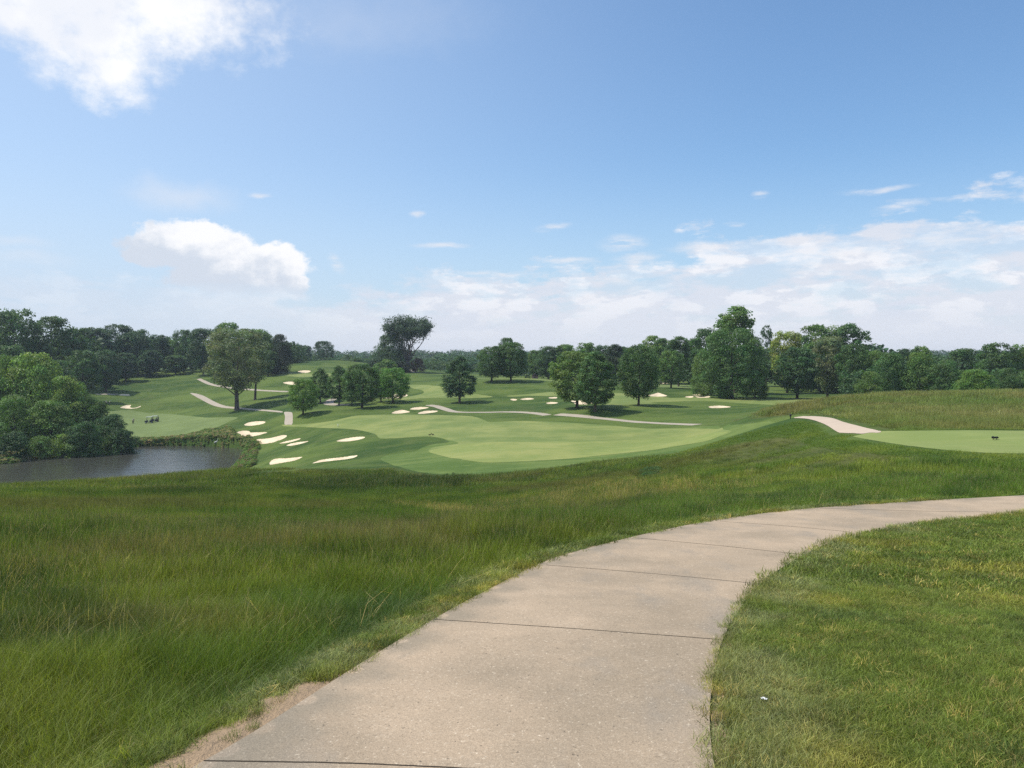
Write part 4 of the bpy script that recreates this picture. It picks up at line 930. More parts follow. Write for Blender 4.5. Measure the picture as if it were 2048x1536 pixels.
tree('maple', 'maple_tree', 1154, 702, 104, (0.160, 0.237, 0.064), 'broad yellow-green round tree, left one of the overlapping pair', G1, vb=816, yr=(140, 200))
tree('oval', 'oval_tree', 1190, 703, 74, (0.100, 0.186, 0.059), 'right and nearer tree of the overlapping round pair', G1, vb=823, yr=(140, 190))
tree('maple', 'maple_tree', 1277, 690, 78, DG, 'lone dark tree with low forking limbs right of the overlapping pair', G1, vb=811, yr=(140, 200), rot=1.0)
tree('maple', 'maple_tree', 1342, 701, 54, MG, 'small round tree on the back lawn between the lone dark tree and the tall wood', G1, vb=776, yr=(200, 290))
tree('oval', 'oval_tree', 1230, 688, 52, (.06, .09, .05), 'dark tree directly behind the gap between the pair and the lone tree', G1, vb=769, yr=(200, 290))
tree('tall', 'tall_tree', 1322, 676, 50, MG, 'slender tree with a bare stem behind the small round tree, left side', G1, vb=769, yr=(210, 290))
tree('tall', 'tall_tree', 1357, 672, 54, DG, 'slender dark tree with a bare stem behind the small round tree, right side', G1, vb=773, yr=(210, 290))
G2 = 'big trees above the left slope'
tree('olive', 'plane_tree', 474, 655, 134, OL, 'huge loose olive-green tree beside the left cart path', G2, vb=820, yr=(200, 260), rot=.4)
tree('olive_small', 'plane_tree', 510, 682, 62, (.185, .225, .115), 'olive-green tree with a straight trunk just right of the huge olive one', G2, vb=800, yr=(220, 290))
tree('forest', 'broad_tree', 456, 645, 74, MG, 'dark crown showing above the huge olive-green tree', G2, y=350)
tree('dome', 'broad_tree', 520, 658, 90, MG, 'green broad crown between the huge olive tree and the purple-dark one', G2, y=335)
tree('dome', 'broad_tree', 561, 668, 52, PU, 'purple-dark broad crown at the right end of the left wood', G2, y=330)
tree('forest', 'broad_tree', 536, 700, 40, DG, 'dark low tree at the left end of the hilltop green', G2, vb=752, yr=(280, 360))
G3 = 'dark wood on the left skyline'
for k, u, vt, w, y, c, lab in [
 ('forest', -50, 632, 120, 300, DG, 'dark wood tree cut by the left edge of the photo'),
 ('forest', 30, 618, 92, 292, DG, 'tallest lumpy dark tree in the top left corner of the wood'),
 ('forest', 104, 633, 84, 300, DG, 'second tall dark tree from the left, with a ragged top'),
 ('forest', 150, 656, 66, 310, DG, 'dark tree filling the dip right of the two tall left trees'),
 ('forest', 190, 654, 64, 345, BLU, 'dark bluish tree with a small pointed top left of the flat-topped group'),
 ('forest', 232, 648, 76, 350, BLU, 'broad dark flat-topped tree, highest in the middle of the wood'),
 ('forest', 276, 659, 66, 352, BLU, 'dark tree on the right shoulder of the flat-topped one'),
 ('tall', 318, 667, 46, 372, BLU, 'thin lighter tree in the gap of the wood'),
 ('forest', 343, 680, 44, 376, MG, 'lower green tree in the gap beside the small round top'),
 ('forest', 368, 659, 44, 362, DG, 'small round-topped tree left of the dark upright one'),
 ('forest', 408, 656, 66, 345, BLU, 'dark upright tree with a short bare trunk left of the huge olive tree'),
 ('forest', 165, 700, 74, 275, DG, 'lower dark tree in front of the wood above the pond trees'),
 ('forest', 212, 700, 60, 300, BLU, 'low blue-dark tree at the foot of the flat-topped group'),
 ('forest', 252, 705, 50, 330, BLU, 'dark tree at the edge of the far left slope'),
 ('forest', 300, 700, 50, 345, BLU, 'dark tree over the middle of the far left slope'),
 ('forest', 352, 710, 50, 352, DG, 'low dark tree over the upper end of the far left slope'),
 ('dome', 110, 720, 110, 255, DG, 'dark rounded tree behind the bright pond trees'),
 ('forest', 20, 690, 100, 262, DG, 'dark tree behind the top of the bright pond trees')]:
    tree(k, 'forest_tree', u, vt, w, c, lab, G3, y=y)
G4 = 'trees on the far bank of the pond'
for k, u, vt, w, y, c, lab in [
 ('dome', -45, 735, 130, 178, MG, 'leafy pond tree cut by the left edge of the photo'),
 ('dome', 62, 705, 165, 186, LG, 'largest light green tree left of the pond'),
 ('dome', 14, 712, 84, 184, LG, 'light green crown left of the largest pond tree'),
 ('dome', 132, 752, 110, 184, LG, 'light green stepped crown right of the largest pond tree'),
 ('dome', 182, 792, 84, 184, (.10, .18, .05), 'bright green crown ending above the dark pond bushes'),
 ('dome', 100, 800, 120, 172, MG, 'mid green tree low over the left part of the pond'),
 ('dome', 30, 790, 110, 172, MG, 'mid green tree at the left end of the pond'),
 ('dome', 222, 828, 90, 176, (0.070, 0.141, 0.051), 'dark rounded bush touching the fairway at the right end of the pond trees'),
 ('dome', 165, 842, 80, 168, (0.077, 0.154, 0.051), 'dark green bush in the middle over the water'),
 ('shrub', 240, 858, 60, 172, (.06, .12, .04), 'low dark bush at the waterline under the rounded bush'),
 ('shrub', 196, 872, 60, 170, MG, 'low green bush at the waterline'),
 ('shrub', 128, 868, 62, 166, LG, 'low light green bush leaning over the water'),
 ('shrub', 78, 872, 60, 163, MG, 'low mid green bush near the left end of the water'),
 ('shrub', 20, 862, 80, 160, (.06, .12, .04), 'dark round bush at the far left of the waterline')]:
    tree(k, 'shrub' if k == 'shrub' else 'bank_tree', u, vt, w, c, lab, G4, y=y)
G5 = 'trees on the far hilltop'
tree('bare', 'half_bare_tree', 815, 628, 86, (0.090, 0.134, 0.083), 'tall half bare tree with thin leaves against the sky on the far hill', G5, y=345, rot=0.0)
tree('dome', 'broad_tree', 786, 664, 84, (0.083, 0.147, 0.070), 'broad dark tree joined to the half bare one on its left', G5, y=350)
tree('dome', 'broad_tree', 772, 706, 82, (.053, .10, .05), 'low dark crown under the broad tree on the far hill', G5, y=338)
tree('shrub', 'shrub', 800, 722, 46, PU, 'dark bush at the foot of the half bare tree', G5, y=335)
tree('shrub', 'shrub', 836, 716, 30, (.13, .085, .06), 'reddish bush right of the foot of the half bare tree', G5, y=340)
tree('shrub', 'shrub', 770, 718, 50, MG, 'wide low green bush behind the bright round tree', G5, y=320)
tree('maple', 'round_tree', 648, 682, 42, BLU, 'round dark tree on the skyline behind the bare hilltop', G5, y=470)
tree('forest', 'round_tree', 606, 690, 44, (.08, .14, .07), 'paler tree on the skyline left of the round dark one', G5, y=480)
tree('shrub', 'shrub', 713, 716, 26, DG, 'small round bush on the right shoulder of the bare hilltop', G5, y=395)
G6 = 'trees behind the middle of the course'
for k, u, vt, w, y, c, lab in [
 ('forest', 1070, 700, 34, 300, MG, 'thin greenish tree at the left end of the middle wood'),
 ('forest', 1096, 692, 50, 285, (.09, .155, .06), 'fresh green tree left of the overlapping pair'),
 ('forest', 1130, 688, 50, 290, MG, 'green tree whose top shows over the left of the overlapping pair'),
 ('forest', 1172, 685, 62, 280, MG, 'broad crown showing above the overlapping pair'),
 ('forest', 1206, 690, 50, 275, BLU, 'dark crown just right above the overlapping pair'),
 ('forest', 1250, 693, 50, 275, DG, 'dark crown behind the left side of the lone dark tree'),
 ('tall', 1304, 671, 58, 280, LG, 'pale green airy tree right behind the lone dark tree'),
 ('forest', 1330, 680, 50, 285, MG, 'green tree behind the slender bare-stemmed trees'),
 ('forest', 1386, 676, 46, 260, DG, 'dark tree left of the tree with the rounded shoulder'),
 ('forest', 1410, 656, 66, 240, DG, 'dark tree with a rounded shoulder left of the tallest tree')]:
    tree(k, 'forest_tree', u, vt, w, c, lab, G6, y=y)
G7 = 'tall wood on the right'
for k, u, vt, w, y, c, lab in [
 ('tall', 1470, 611, 94, 214, MG, 'tallest tree of the right wood, its crown highest on the skyline'),
 ('biground', 1464, 656, 140, 190, (0.098, 0.185, 0.056), 'wide full green tree reaching the ground in front of the tallest tree'),
 ('dome', 1408, 700, 60, 205, MG, 'low green tree at the left foot of the wide full one'),
 ('dome', 1510, 720, 60, 195, MG, 'low green tree at the right foot of the wide full one'),
 ('thin', 1532, 650, 36, 235, BLU, 'thin upright see-through tree right of the tallest tree'),
 ('forest', 1574, 662, 66, 222, YG, 'yellow-green tree right of the thin upright one'),
 ('forest', 1640, 649, 90, 236, MG, 'broad high crown between the yellow-green tree and the airy-edged one'),
 ('tall', 1700, 644, 72, 232, DG, 'high tree with an airy drooping right edge'),
 ('forest', 1594, 694, 84, 190, (0.077, 0.154, 0.058), 'dark tree on two short trunks at the edge of the fairway'),
 ('forest', 1655, 672, 76, 196, OL, 'dull olive tree with a pale stem in the right wood'),
 ('forest', 1702, 688, 66, 188, DG, 'dark shady tree right of the dull olive one'),
 ('forest', 1746, 700, 50, 190, MG, 'tree at the low gap where the high wood ends'),
 ('dome', 1780, 705, 84, 168, (0.100, 0.192, 0.061), 'rounded green tree first in the lower row behind the meadow hill'),
 ('dome', 1740, 742, 60, 156, (.14, .22, .055), 'low bright yellow-green bush tree at the foot of the first rounded tree'),
 ('forest', 1812, 697, 40, 215, BLU, 'small pointed dark top behind the lower row'),
 ('dome', 1836, 704, 84, 166, MG, 'second rounded tree in the lower row behind the meadow hill'),
 ('forest', 1842, 692, 52, 215, MG, 'crown just above the second rounded tree'),
 ('dome', 1890, 718, 84, 162, (0.100, 0.186, 0.059), 'third rounded tree in the lower row behind the meadow hill'),
 ('forest', 1922, 696, 52, 210, DG, 'dark crown above and between the third and fourth rounded trees'),
 ('dome', 1950, 738, 84, 152, BG_, 'low bright green tree on the brow of the meadow hill'),
 ('forest', 1994, 685, 74, 190, DG, 'tall dark tree near the right edge, left one'),
 ('dome', 2016, 735, 64, 155, DG, 'low dark tree near the right edge'),
 ('forest', 2048, 688, 60, 190, MG, 'tall tree cut by the right edge of the photo'),
 ('dome', 2075, 730, 80, 158, MG, 'low tree just inside the right edge, half cut')]:
    tree(k, 'forest_tree', u, vt, w, c, lab, G7, y=y)

# woodland too far or too deep to count
def lod_crown(i, H=13, Rr=5.2, n=40, nl=11, leaf=1.1):
    me, _ = make_crown('woodland_crown', 'forest', H, Rr, .02, n, nl, leaf, 300 + i, crs=.27, m=M_leafi); return me
LODW = [lod_crown(i) for i in range(5)]
def rowof(y, u0, u1, du, vtop, jit, dy):
    us = np.arange(u0, u1, du) + rng.uniform(-du * .4, du * .4, len(np.arange(u0, u1, du)))
    ys = y + rng.uniform(-dy, dy, len(us)); dx, _ = raydir(us, 800); x = dx * ys; z = grid_z(x, ys, GZ)
    vt = vtop + rng.uniform(-jit, jit, len(us)); _, dz = raydir(us, vt); H = dz * ys - z
    return x, ys, z, H, rng.uniform(1.0, 1.6, len(us))
acc = []
for a in [(430, 560, 1080, 15, 722, 7, 25), (520, 520, 1400, 14, 716, 7, 30), (640, 480, 1700, 12, 711, 6, 40), (820, 400, 2300, 11, 706, 5, 60), (1050, -200, 2400, 9, 703, 4, 80),
          (395, 850, 1075, 13, 727, 7, 12), (470, 850, 1080, 12, 716, 5, 20)]:
    acc.append(rowof(*a))
x, y, z, H, wf = (np.concatenate(q) for q in zip(*acc)); H = np.maximum(H, 4); n = len(x)
s = H / 13; sx = np.clip(s * wf, .5, 3); cc = np.array([.070, .130, .058]) * rng.uniform(.75, 1.35, n)[:, None] * np.column_stack([rng.uniform(.85, 1.25, n), np.ones(n), np.ones(n)])
scatter('distant_woodland', 'continuous belt of distant trees along the horizon', LODW, np.column_stack([x, y]), np.column_stack([np.zeros((n, 2)), rng.uniform(0, 6.28, n)]), np.column_stack([sx, sx, s]), rng.integers(0, 5, n), cc, z=z)
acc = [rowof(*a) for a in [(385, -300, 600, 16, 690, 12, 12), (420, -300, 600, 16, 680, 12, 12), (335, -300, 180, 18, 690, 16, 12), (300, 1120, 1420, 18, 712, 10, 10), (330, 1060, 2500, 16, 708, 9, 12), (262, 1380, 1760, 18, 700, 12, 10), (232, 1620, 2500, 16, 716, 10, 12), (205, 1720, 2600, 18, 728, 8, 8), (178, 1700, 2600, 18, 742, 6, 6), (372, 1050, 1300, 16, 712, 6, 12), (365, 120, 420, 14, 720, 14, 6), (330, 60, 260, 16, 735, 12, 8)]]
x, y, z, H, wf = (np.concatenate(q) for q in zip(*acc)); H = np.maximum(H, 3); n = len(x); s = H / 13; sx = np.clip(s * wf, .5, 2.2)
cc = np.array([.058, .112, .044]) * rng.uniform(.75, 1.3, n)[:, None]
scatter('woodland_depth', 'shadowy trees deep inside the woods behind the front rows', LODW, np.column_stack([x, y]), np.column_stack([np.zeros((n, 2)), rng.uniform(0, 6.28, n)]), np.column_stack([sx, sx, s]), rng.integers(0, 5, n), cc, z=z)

# weeds and scrub on the pond banks, and in the meadow
WEED = [make_crown('weed_clump', 'dome', 1.0, .75, 0, 14, 34, .13, 400 + i, crs=.34, m=M_leafi, lobes=.15)[0] for i in range(4)]
def fill(px, n, ymin, ymax, smin, smax, cols, sub=None):
    P = region(px, n=3, ymin=ymin, ymax=ymax); lo = P.min(0); hi = P.max(0); q = rng.uniform(lo, hi, (n * 6, 2)); q = q[poly_sdf(q[:, 0], q[:, 1], P) > 0][:n]
    k = rng.integers(0, len(cols), len(q)); return q, rng.uniform(smin, smax, len(q)), np.array(cols)[k] * rng.uniform(.75, 1.25, len(q))[:, None]
gc = [(.16, .26, .06), (.23, .30, .09), (.32, .31, .13), (.12, .20, .06), (.42, .34, .19)]
A_ = [fill(c8([(330, 585), (500, 575), (700, 560), (850, 545), (1000, 505), (1120, 460), (1260, 462), (1340, 560), (1440, 590), (1500, 640), (1380, 665), (1200, 650), (900, 640), (600, 640), (340, 642)]), 1500, 165, 205, .28, .75, gc),
      fill(c8([(1440, 640), (1540, 600), (1560, 660), (1520, 720), (1515, 800), (1480, 850), (1370, 870), (1310, 870), (1365, 800), (1420, 700)]), 420, 120, 190, .4, .9, [(.14, .25, .045), (.20, .28, .06), (.11, .20, .05), (.25, .20, .10)]),
      fill(c1([(0, 985), (300, 960), (560, 930), (700, 925), (790, 950), (600, 990), (330, 1005), (180, 1030), (0, 1075)]), 800, 150, 190, .4, .9, gc + [(.05, .09, .03)])]
for P_ in DARK:
    lo = P_.min(0); hi = P_.max(0); q = rng.uniform(lo, hi, (2600, 2)); q = q[poly_sdf(q[:, 0], q[:, 1], P_) > 0][:260]
    A_.append((q, rng.uniform(.15, .42, len(q)), np.array([.065, .130, .040]) * rng.uniform(.7, 1.5, len(q))[:, None]))
# strip of reeds and scrub all along the waterline
ring_ = POND[np.arange(len(POND))]; c0 = POND.mean(0); k = rng.integers(0, len(ring_), 900); t = rng.random(900)[:, None]
q = ring_[k] * t + np.roll(ring_, -1, 0)[k] * (1 - t); q = q + (q - c0) / np.hypot(*(q - c0).T)[:, None] * rng.uniform(.0, 2.2, 900)[:, None]; q = q[q[:, 1] > 140]
A_.append((q, rng.uniform(.3, .7, len(q)), np.array(gc)[rng.integers(0, 5, len(q))] * .9))
q = np.vstack([a[0] for a in A_]); s = np.concatenate([a[1] for a in A_]); cc = np.vstack([a[2] for a in A_]); n = len(q)
scatter('bank_scrub', 'mixed weeds and scrub on the pond banks and in the meadow hollows', WEED, q, np.column_stack([rng.normal(0, .1, (n, 2)), rng.uniform(0, 6.28, n)]), np.column_stack([s * 1.2, s * 1.2, s]), rng.integers(0, 4, n), cc, z=grid_z(q[:, 0], q[:, 1], GZ) - .05)

# ---------------------------------------------------------------- small things
def bm_obj(name, parts, m, parent=None, smooth=False):
    """parts: list of (kind, size, loc, rot) primitives joined into one bevelled mesh"""
    import bmesh
    bm = bmesh.new()
    from mathutils import Matrix, Euler
    for kind, size, loc, rot in parts:
        M_ = Matrix.Translation(loc) @ Euler(rot).to_matrix().to_4x4() @ Matrix.Diagonal((*size, 1))
        if kind == 'box':
            g = bmesh.ops.create_cube(bm, size=1, matrix=M_)
        elif kind == 'cyl': g = bmesh.ops.create_cone(bm, cap_ends=True, segments=16, radius1=.5, radius2=.5, depth=1, matrix=M_)
        elif kind == 'cone': g = bmesh.ops.create_cone(bm, cap_ends=True, segments=16, radius1=.5, radius2=.28, depth=1, matrix=M_)
        else: g = bmesh.ops.create_icosphere(bm, subdivisions=2, radius=.5, matrix=M_)
    bmesh.ops.bevel(bm, geom=[e for e in bm.edges if e.calc_length() > .12 and e.is_manifold and e.calc_face_angle(0) > 1.0], offset=.015, segments=2, affect='EDGES')
    me = bpy.data.meshes.new(name); bm.to_mesh(me); bm.free()
    if smooth: me.polygons.foreach_set('use_smooth', np.ones(len(me.polygons), bool))
    return obj(name, me, m, parent)
def pm(name, c, rough=.6, spec=.4): return mat(name, lambda: mix(noise(position(), 6, 3, .6), c, tuple(x * .8 for x in c)), rough=rough, spec=spec)
M_white = pm('white_paint', (.78, .78, .75), .4); M_black = pm('black_plastic', (.02, .02, .022), .5); M_dark = pm('dark_body', (.035, .038, .05), .35, .5)
M_seat = pm('cream_vinyl', (.45, .40, .32)); M_tyre = pm('rubber', (.015, .015, .015), .9, .1); M_bag = pm('bag_fabric', (.05, .05, .07), .9, .1); M_skin = pm('skin', (.45, .28, .20), .6); M_trou = pm('dark_trousers', (.03, .035, .05), .9, .1); M_shirt = pm('white_shirt', (.75, .75, .74), .9, .1)
M_metal = pm('steel', (.35, .35, .36), .35, .6); M_bird = pm('white_plumage', (.80, .80, .78), .9, .1); M_gbrown = pm('brown_plumage', (.09, .07, .05), .9, .1)
def golf_cart(loc, rz, label):
    e = empty('golf_cart', loc); e.rotation_euler = (0, 0, rz)
    bm_obj('body', [('box', (.9, 1.12, .36), (.72, 0, .52), (0, -.18, 0)), ('box', (1.2, 1.1, .16), (0, 0, .34), (0, 0, 0)), ('box', (.85, 1.12, .42), (-.62, 0, .55), (0, .08, 0)), ('box', (.22, 1.0, .5), (.45, 0, .72), (0, .25, 0))], M_dark, e)
    bm_obj('roof', [('box', (1.75, 1.15, .07), (-.05, 0, 1.82), (0, 0, 0)), ('box', (1.5, .95, .05), (-.05, 0, 1.87), (0, 0, 0))], M_white, e)
    bm_obj('seat', [('box', (.5, 1.05, .14), (-.2, 0, .82), (0, 0, 0)), ('box', (.12, 1.05, .42), (-.48, 0, 1.05), (0, -.15, 0))], M_seat, e)
    for sy in (-.52, .52):
        bm_obj('roof_post', [('box', (.05, .05, 1.12), (.58, sy, 1.26), (0, -.22, 0))], M_black, e); bm_obj('roof_post', [('box', (.05, .05, 1.1), (-.68, sy, 1.28), (0, .05, 0))], M_black, e)
        for sx in (-.78, .82):
            w = bm_obj('wheel', [('cyl', (.46, .46, .2), (sx, sy, .22), (R(90), 0, 0))], M_tyre, e, True); bm_obj('rim', [('cyl', (.24, .24, .21), (sx, sy * 1.005, .22), (R(90), 0, 0))], M_white, w, True)
    bm_obj('windscreen_frame', [('box', (.03, 1.0, .05), (.62, 0, 1.72), (0, 0, 0)), ('box', (.03, 1.0, .04), (.50, 0, 1.22), (0, 0, 0))], M_black, e)
    for sy, hh in ((-.25, .95), (.25, 1.05)):
        b = bm_obj('golf_bag', [('cone', (.28, .26, hh), (-1.0, sy, .55 + hh / 2), (0, -.12, 0))], M_bag, e, True)
        bm_obj('clubs', [('cyl', (.02, .02, .35), (-1.05 + q * .03, sy + (q - 1.5) * .05, .6 + hh + .1), (0, -.1, 0)) for q in range(4)] + [('box', (.09, .04, .05), (-1.06 + q * .03, sy + (q - 1.5) * .05, .6 + hh + .28), (0, 0, q)) for q in range(4)], M_metal, b)
    tag(e, label, 'golf cart', 'golf carts parked on the low fairway'); return e
q = hit([298, 303.5], [846.5, 845.5], 180, 300)
x0, y0 = q[0]; z0 = float(grid_z(x0, y0, GZ)[0]); golf_cart((x0, y0, z0), R(200), 'left and nearer of two dark golf carts with pale roofs on the low fairway')
x1, y1 = q[1]; y1 += 1.9; golf_cart((x1, y1, float(grid_z(x1, y1, GZ)[0])), R(188), 'right and farther of two dark golf carts on the low fairway')
def skin_body(name, V_, E, Rd, m, parent=None):
    me = bpy.data.meshes.new(name); me.from_pydata(V_, E, []); o = obj(name, me, m, parent)
    s_ = o.modifiers.new('skin', 'SKIN'); sv = me.skin_vertices[0].data if me.skin_vertices else None
    if sv is None:
        bpy.context.view_layer.objects.active = o; me = o.data
        sv = me.skin_vertices[0].data
    for i, r in enumerate(Rd): sv[i].radius = (r, r)
    sv[0].use_root = True
    sb = o.modifiers.new('sub', 'SUBSURF'); sb.levels = 1; sb.render_levels = 2
    dg = bpy.context.evaluated_depsgraph_get(); ev = o.evaluated_get(dg); nm_ = bpy.data.meshes.new_from_object(ev); o.modifiers.clear(); o.data = nm_
    if not nm_.materials: nm_.materials.append(m)
    nm_.polygons.foreach_set('use_smooth', np.ones(len(nm_.polygons), bool)); return o
def person(u, v, facing, label, ymin, ymax, bend=.55):
    p = hit([u], [v], ymin, ymax)[0]; z = float(grid_z(p[0], p[1], GZ)[0]); e = empty('person', (p[0], p[1], z)); e.rotation_euler = (0, 0, facing)
    b = bend; hip = (0, 0, .93); chest = (.32 * b, 0, 1.30); neck = (.52 * b, 0, 1.48 - .05 * b); head = (.64 * b, 0, 1.64 - .10 * b)
    Vb = [hip, chest, neck, head, (.66 * b, 0, 1.74 - .1 * b),
          (-.02, .10, .9), (.05, .14, .50), (-.02, .16, .07), (.14, .17, .03),
          (-.02, -.10, .9), (.05, -.14, .50), (-.02, -.16, .07), (.14, -.17, .03),
          (.40 * b, .19, 1.40), (.50 * b + .05, .20, 1.12), (.62 * b + .18, .05, .90), (.62 * b + .20, .02, .82),
          (.40 * b, -.19, 1.40), (.50 * b + .05, -.20, 1.12), (.62 * b + .18, -.03, .86), (.62 * b + .20, -.01, .78)]
    E = [(0, 1), (1, 2), (2, 3), (3, 4), (0, 5), (5, 6), (6, 7), (7, 8), (0, 9), (9, 10), (10, 11), (11, 12), (1, 13), (13, 14), (14, 15), (15, 16), (1, 17), (17, 18), (18, 19), (19, 20)]
    Rd = [.13, .15, .055, .095, .085, .09, .06, .045, .035, .09, .06, .045, .035, .06, .045, .032, .03, .06, .045, .032, .03]
    body = skin_body('body', Vb, E, Rd, M_skin, e)
    skin_body('shirt', [(0, 0, .95), (.17 * b, 0, 1.15), chest, (.42 * b, 0, 1.40), (.40 * b, .20, 1.40), (.46 * b + .02, .21, 1.22), (.40 * b, -.20, 1.40), (.46 * b + .02, -.21, 1.22)], [(0, 1), (1, 2), (2, 3), (2, 4), (4, 5), (2, 6), (6, 7)], [.155, .165, .175, .09, .075, .065, .075, .065], M_shirt, e)
    skin_body('trousers', [(0, 0, .95), (-.02, .10, .88), (.05, .14, .50), (-.02, .16, .12), (-.02, -.10, .88), (.05, -.14, .50), (-.02, -.16, .12)], [(0, 1), (1, 2), (2, 3), (0, 4), (4, 5), (5, 6)], [.15, .115, .085, .07, .115, .085, .07], M_trou, e)
    bm_obj('cap', [('ball', (.23, .21, .15), (head[0], 0, head[2] + .08), (0, 0, 0)), ('box', (.12, .16, .02), (head[0] + .14, 0, head[2] + .06), (0, .15, 0))], M_white, e, True)
    tag(e, label, 'person'); return e, p
pe, pp = person(266, 848, R(-25), 'person in a white shirt and dark trousers bent over a putter on the low fairway', 180, 300)
g_ = bm_obj('golf_club', [('cyl', (.02, .02, .92), (0, 0, .46), (0, 0, 0)), ('box', (.11, .03, .04), (.04, 0, .02), (0, 0, 0))], M_metal)
fc = R(-25); g_.location = (pp[0] + .60 * math.cos(fc), pp[1] + .60 * math.sin(fc), float(grid_z(pp[0] + .6 * math.cos(fc), pp[1] + .6 * math.sin(fc), GZ)[0]) + .0); tag(g_, 'thin golf club held by the person in the white shirt', 'golf club')
# two small pale marks beside the pond trees: people half behind the leaves
person(213, 812, R(160), 'person in white standing at the edge of the pond trees, nearer the leaves', 220, 320, .15)
person(219, 811, R(20), 'person in white standing out on the grass right of the pond trees', 220, 320, .3)
# white heron on the far shore
h_ = hit([433], [890], 160, 200)[0]; hz = max(float(grid_z(h_[0], h_[1], GZ)[0]), WATER_Z)
e = empty('heron', (h_[0], h_[1], hz)); skin_body('body', [(0, 0, .62), (-.28, 0, .52), (-.48, 0, .42), (.14, 0, .74), (.22, 0, .92), (.16, 0, 1.06), (.24, 0, 1.14), (.40, 0, 1.10)], [(0, 1), (1, 2), (0, 3), (3, 4), (4, 5), (5, 6), (6, 7)], [.12, .11, .04, .07, .035, .03, .045, .012], M_bird, e)
for sy in (-.05, .05): bm_obj('leg', [('cyl', (.025, .025, .56), (-.02, sy, .28), (0, 0, 0)), ('box', (.14, .05, .015), (.03, sy, .01), (0, 0, 0))], M_black, e)
e.scale = (1.25,) * 3; tag(e, 'white heron standing on the far shore of the pond', 'heron')
# pair of geese on the fairway
for k, (u, v) in enumerate(((860, 872.5), (865, 872))):
    p = hit([u], [v], 100, 150)[0]; e = empty('goose', (p[0], p[1], float(grid_z(p[0], p[1], GZ)[0]) + .01))
    skin_body('body', [(0, 0, .30), (-.22, 0, .32), (-.36, 0, .34), (.15, 0, .34), (.22, 0, .50), (.23, 0, .64), (.33, 0, .64)], [(0, 1), (1, 2), (0, 3), (3, 4), (4, 5), (5, 6)], [.13, .11, .03, .09, .035, .045, .015], M_gbrown, e)
    for sy in (-.05, .05): bm_obj('leg', [('cyl', (.02, .02, .2), (0, sy, .1), (0, 0, 0)), ('box', (.1, .06, .01), (.03, sy, .005), (0, 0, 0))], M_black, e)
    e.rotation_euler = (0, 0, R(20 + 150 * k)); e.scale = (.75,) * 3; tag(e, ('left' if k == 0 else 'right') + ' one of two small dark geese on the light fairway', 'goose', 'geese on the fairway')
# white ball-sized marker on the left of the long fairway
p = hit([676], [854], 120, 200)[0]; z = float(grid_z(p[0], p[1], GZ)[0])
e = empty('yardage_marker', (p[0], p[1], z)); bm_obj('stake', [('cyl', (.10, .10, .5), (0, 0, .25), (0, 0, 0))], M_white, e, True); bm_obj('cap', [('ball', (.22, .22, .16), (0, 0, .52), (0, 0, 0))], M_white, e, True); tag(e, 'small white marker standing at the left end of the long fairway', 'marker')
# dark tee marker
p = hit([1990], [880], 30, 44)[0]; z = float(grid_z(p[0], p[1], GZ)[0]) + .01
e = empty('tee_marker', (p[0], p[1], z)); bm_obj('block', [('box', (.27, .12, .08), (0, 0, .10), (0, 0, R(12))), ('ball', (.10, .10, .08), (-.11, -.02, .13), (0, 0, 0)), ('ball', (.09, .09, .06), (.10, .02, .12), (0, 0, 0))], M_black, e)
for a in (-.09, .09): bm_obj('foot', [('cyl', (.025, .025, .09), (a, a * .2, .035), (0, 0, 0))], M_black, e)
tag(e, 'small black tee marker on the light green tee at the right edge', 'tee marker')
# dark post beside the crest path
p = hit([1581], [838], 50, 70)[0]; z = float(grid_z(p[0], p[1], GZ)[0])
e = empty('marker_post', (p[0], p[1], z)); bm_obj('post', [('box', (.06, .06, .30), (0, 0, .14), (0, 0, 0))], M_black, e)
bm_obj('head', [('ball', (.17, .15, .12), (0, 0, .32), (0, 0, 0)), ('box', (.15, .04, .08), (0, 0, .24), (0, 0, 0))], M_black, e, True); tag(e, 'small dark post with a rounded head at the far end of the crest path', 'post')
# scrap of white paper in the near lawn
p = hit([1530], [1413], 2, 10)[0]; z = float(grid_z(p[0], p[1], GZ)[0])
g = np.random.default_rng(3); n = 7; gx, gy = np.meshgrid(np.linspace(-.5, .5, n), np.linspace(-.5, .5, n)); Vp = np.column_stack([gx.ravel() * .018, gy.ravel() * .040, .042 + g.uniform(-.006, .006, n * n) + .012 * np.abs(gx.ravel())])
Fp = [(i * n + j, i * n + j + 1, (i + 1) * n + j + 1, (i + 1) * n + j) for i in range(n - 1) for j in range(n - 1)]
o = obj('paper_scrap', mesh_np('paper_scrap', Vp, Fp), M_white); sl = o.modifiers.new('thick', 'SOLIDIFY'); sl.thickness = .0015; o.location = (p[0], p[1], z); o.rotation_euler = (R(-12), 0, R(25)); tag(o, 'tiny crumpled scrap of white paper lying in the near lawn', 'litter')
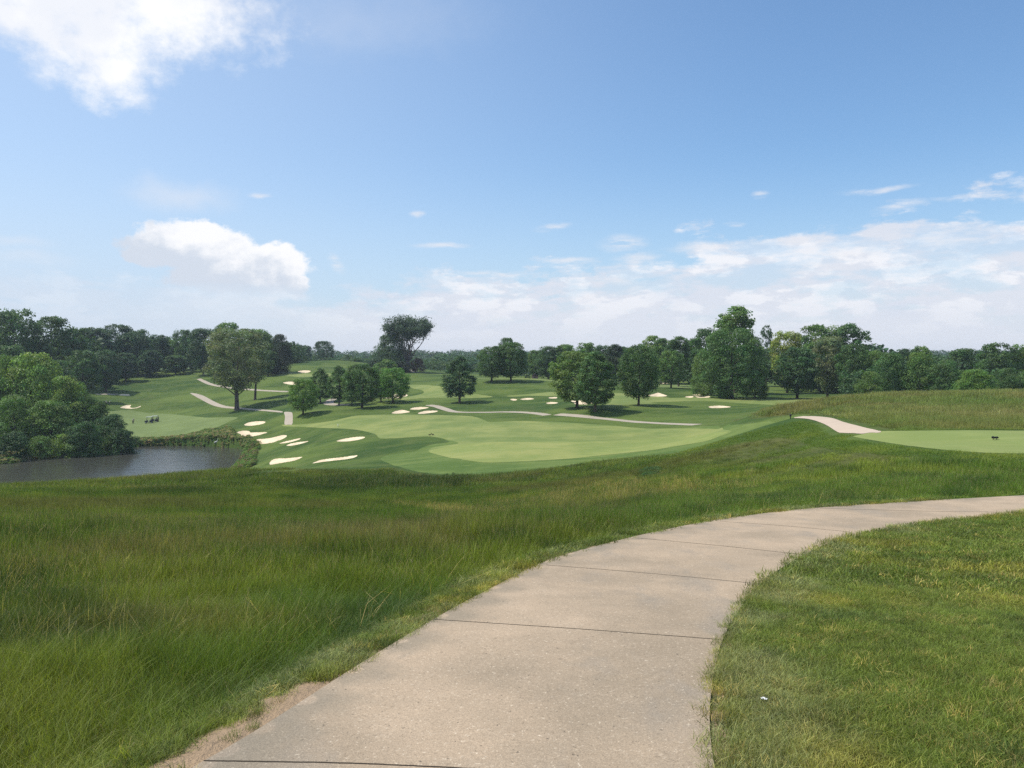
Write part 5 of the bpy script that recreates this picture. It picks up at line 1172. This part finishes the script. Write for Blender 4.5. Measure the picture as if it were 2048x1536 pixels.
# small pinkish shed among the far trees
x_, y_ = at_y(1070, 268); z = float(grid_z(x_, y_, GZ)[0]); M_shed = pm('pink_boards', (.34, .22, .19), .9, .1); M_shroof = pm('brown_roof', (.10, .07, .065), .9, .1)
z = max(z, float(raydir(1070, 757.5)[1]) * y_ - .2)
e = empty('shed', (x_, y_, z)); bm_obj('wall', [('box', (2.0, 1.6, 1.3), (0, 0, .55), (0, 0, 0))], M_shed, e)
me_ = bpy.data.meshes.new('roof'); me_.from_pydata([(-1.15, -.95, 1.15), (1.15, -.95, 1.15), (1.15, .95, 1.15), (-1.15, .95, 1.15), (0, -.95, 1.95), (0, .95, 1.95)], [], [(0, 1, 4), (2, 3, 5), (1, 2, 5, 4), (3, 0, 4, 5), (3, 2, 1, 0)]); obj('roof', me_, M_shroof, e)
bm_obj('door', [('box', (.6, .05, .9), (-.1, -.81, .45), (0, 0, 0))], M_shroof, e); tag(e, 'tiny pinkish shed with a dark gable roof under the far trees', 'shed')

# ---------------------------------------------------------------- air
hz_me = bpy.data.meshes.new('haze'); s_ = 4600.0; zb, zt = -24.0, 26.0
hz_me.from_pydata([(x, y, z) for z in (zb, zt) for x, y in ((-s_, -s_), (s_, -s_), (s_, s_), (-s_, s_))], [], [(3, 2, 1, 0), (4, 5, 6, 7), (0, 1, 5, 4), (1, 2, 6, 5), (2, 3, 7, 6), (3, 0, 4, 7)])
hm = bpy.data.materials.new('haze'); hm.use_nodes = True; n_ = hm.node_tree; n_.nodes.remove(n_.nodes['Principled BSDF'])
pv = n_.nodes.new('ShaderNodeVolumePrincipled'); pv.inputs['Color'].default_value = (.78, .88, 1.0, 1); pv.inputs['Density'].default_value = .00019; pv.inputs['Anisotropy'].default_value = .0
n_.links.new(pv.outputs[0], n_.nodes['Material Output'].inputs['Volume']); ho = obj('haze', hz_me, hm); ho['kind'] = 'stuff'
print('GROUND Z', GZ.min(), GZ.max(), 'TREE TOP', max((o.location.z + o.scale.z * 26) for o in COL.objects if o.type == 'EMPTY' and 'tree' in o.name))
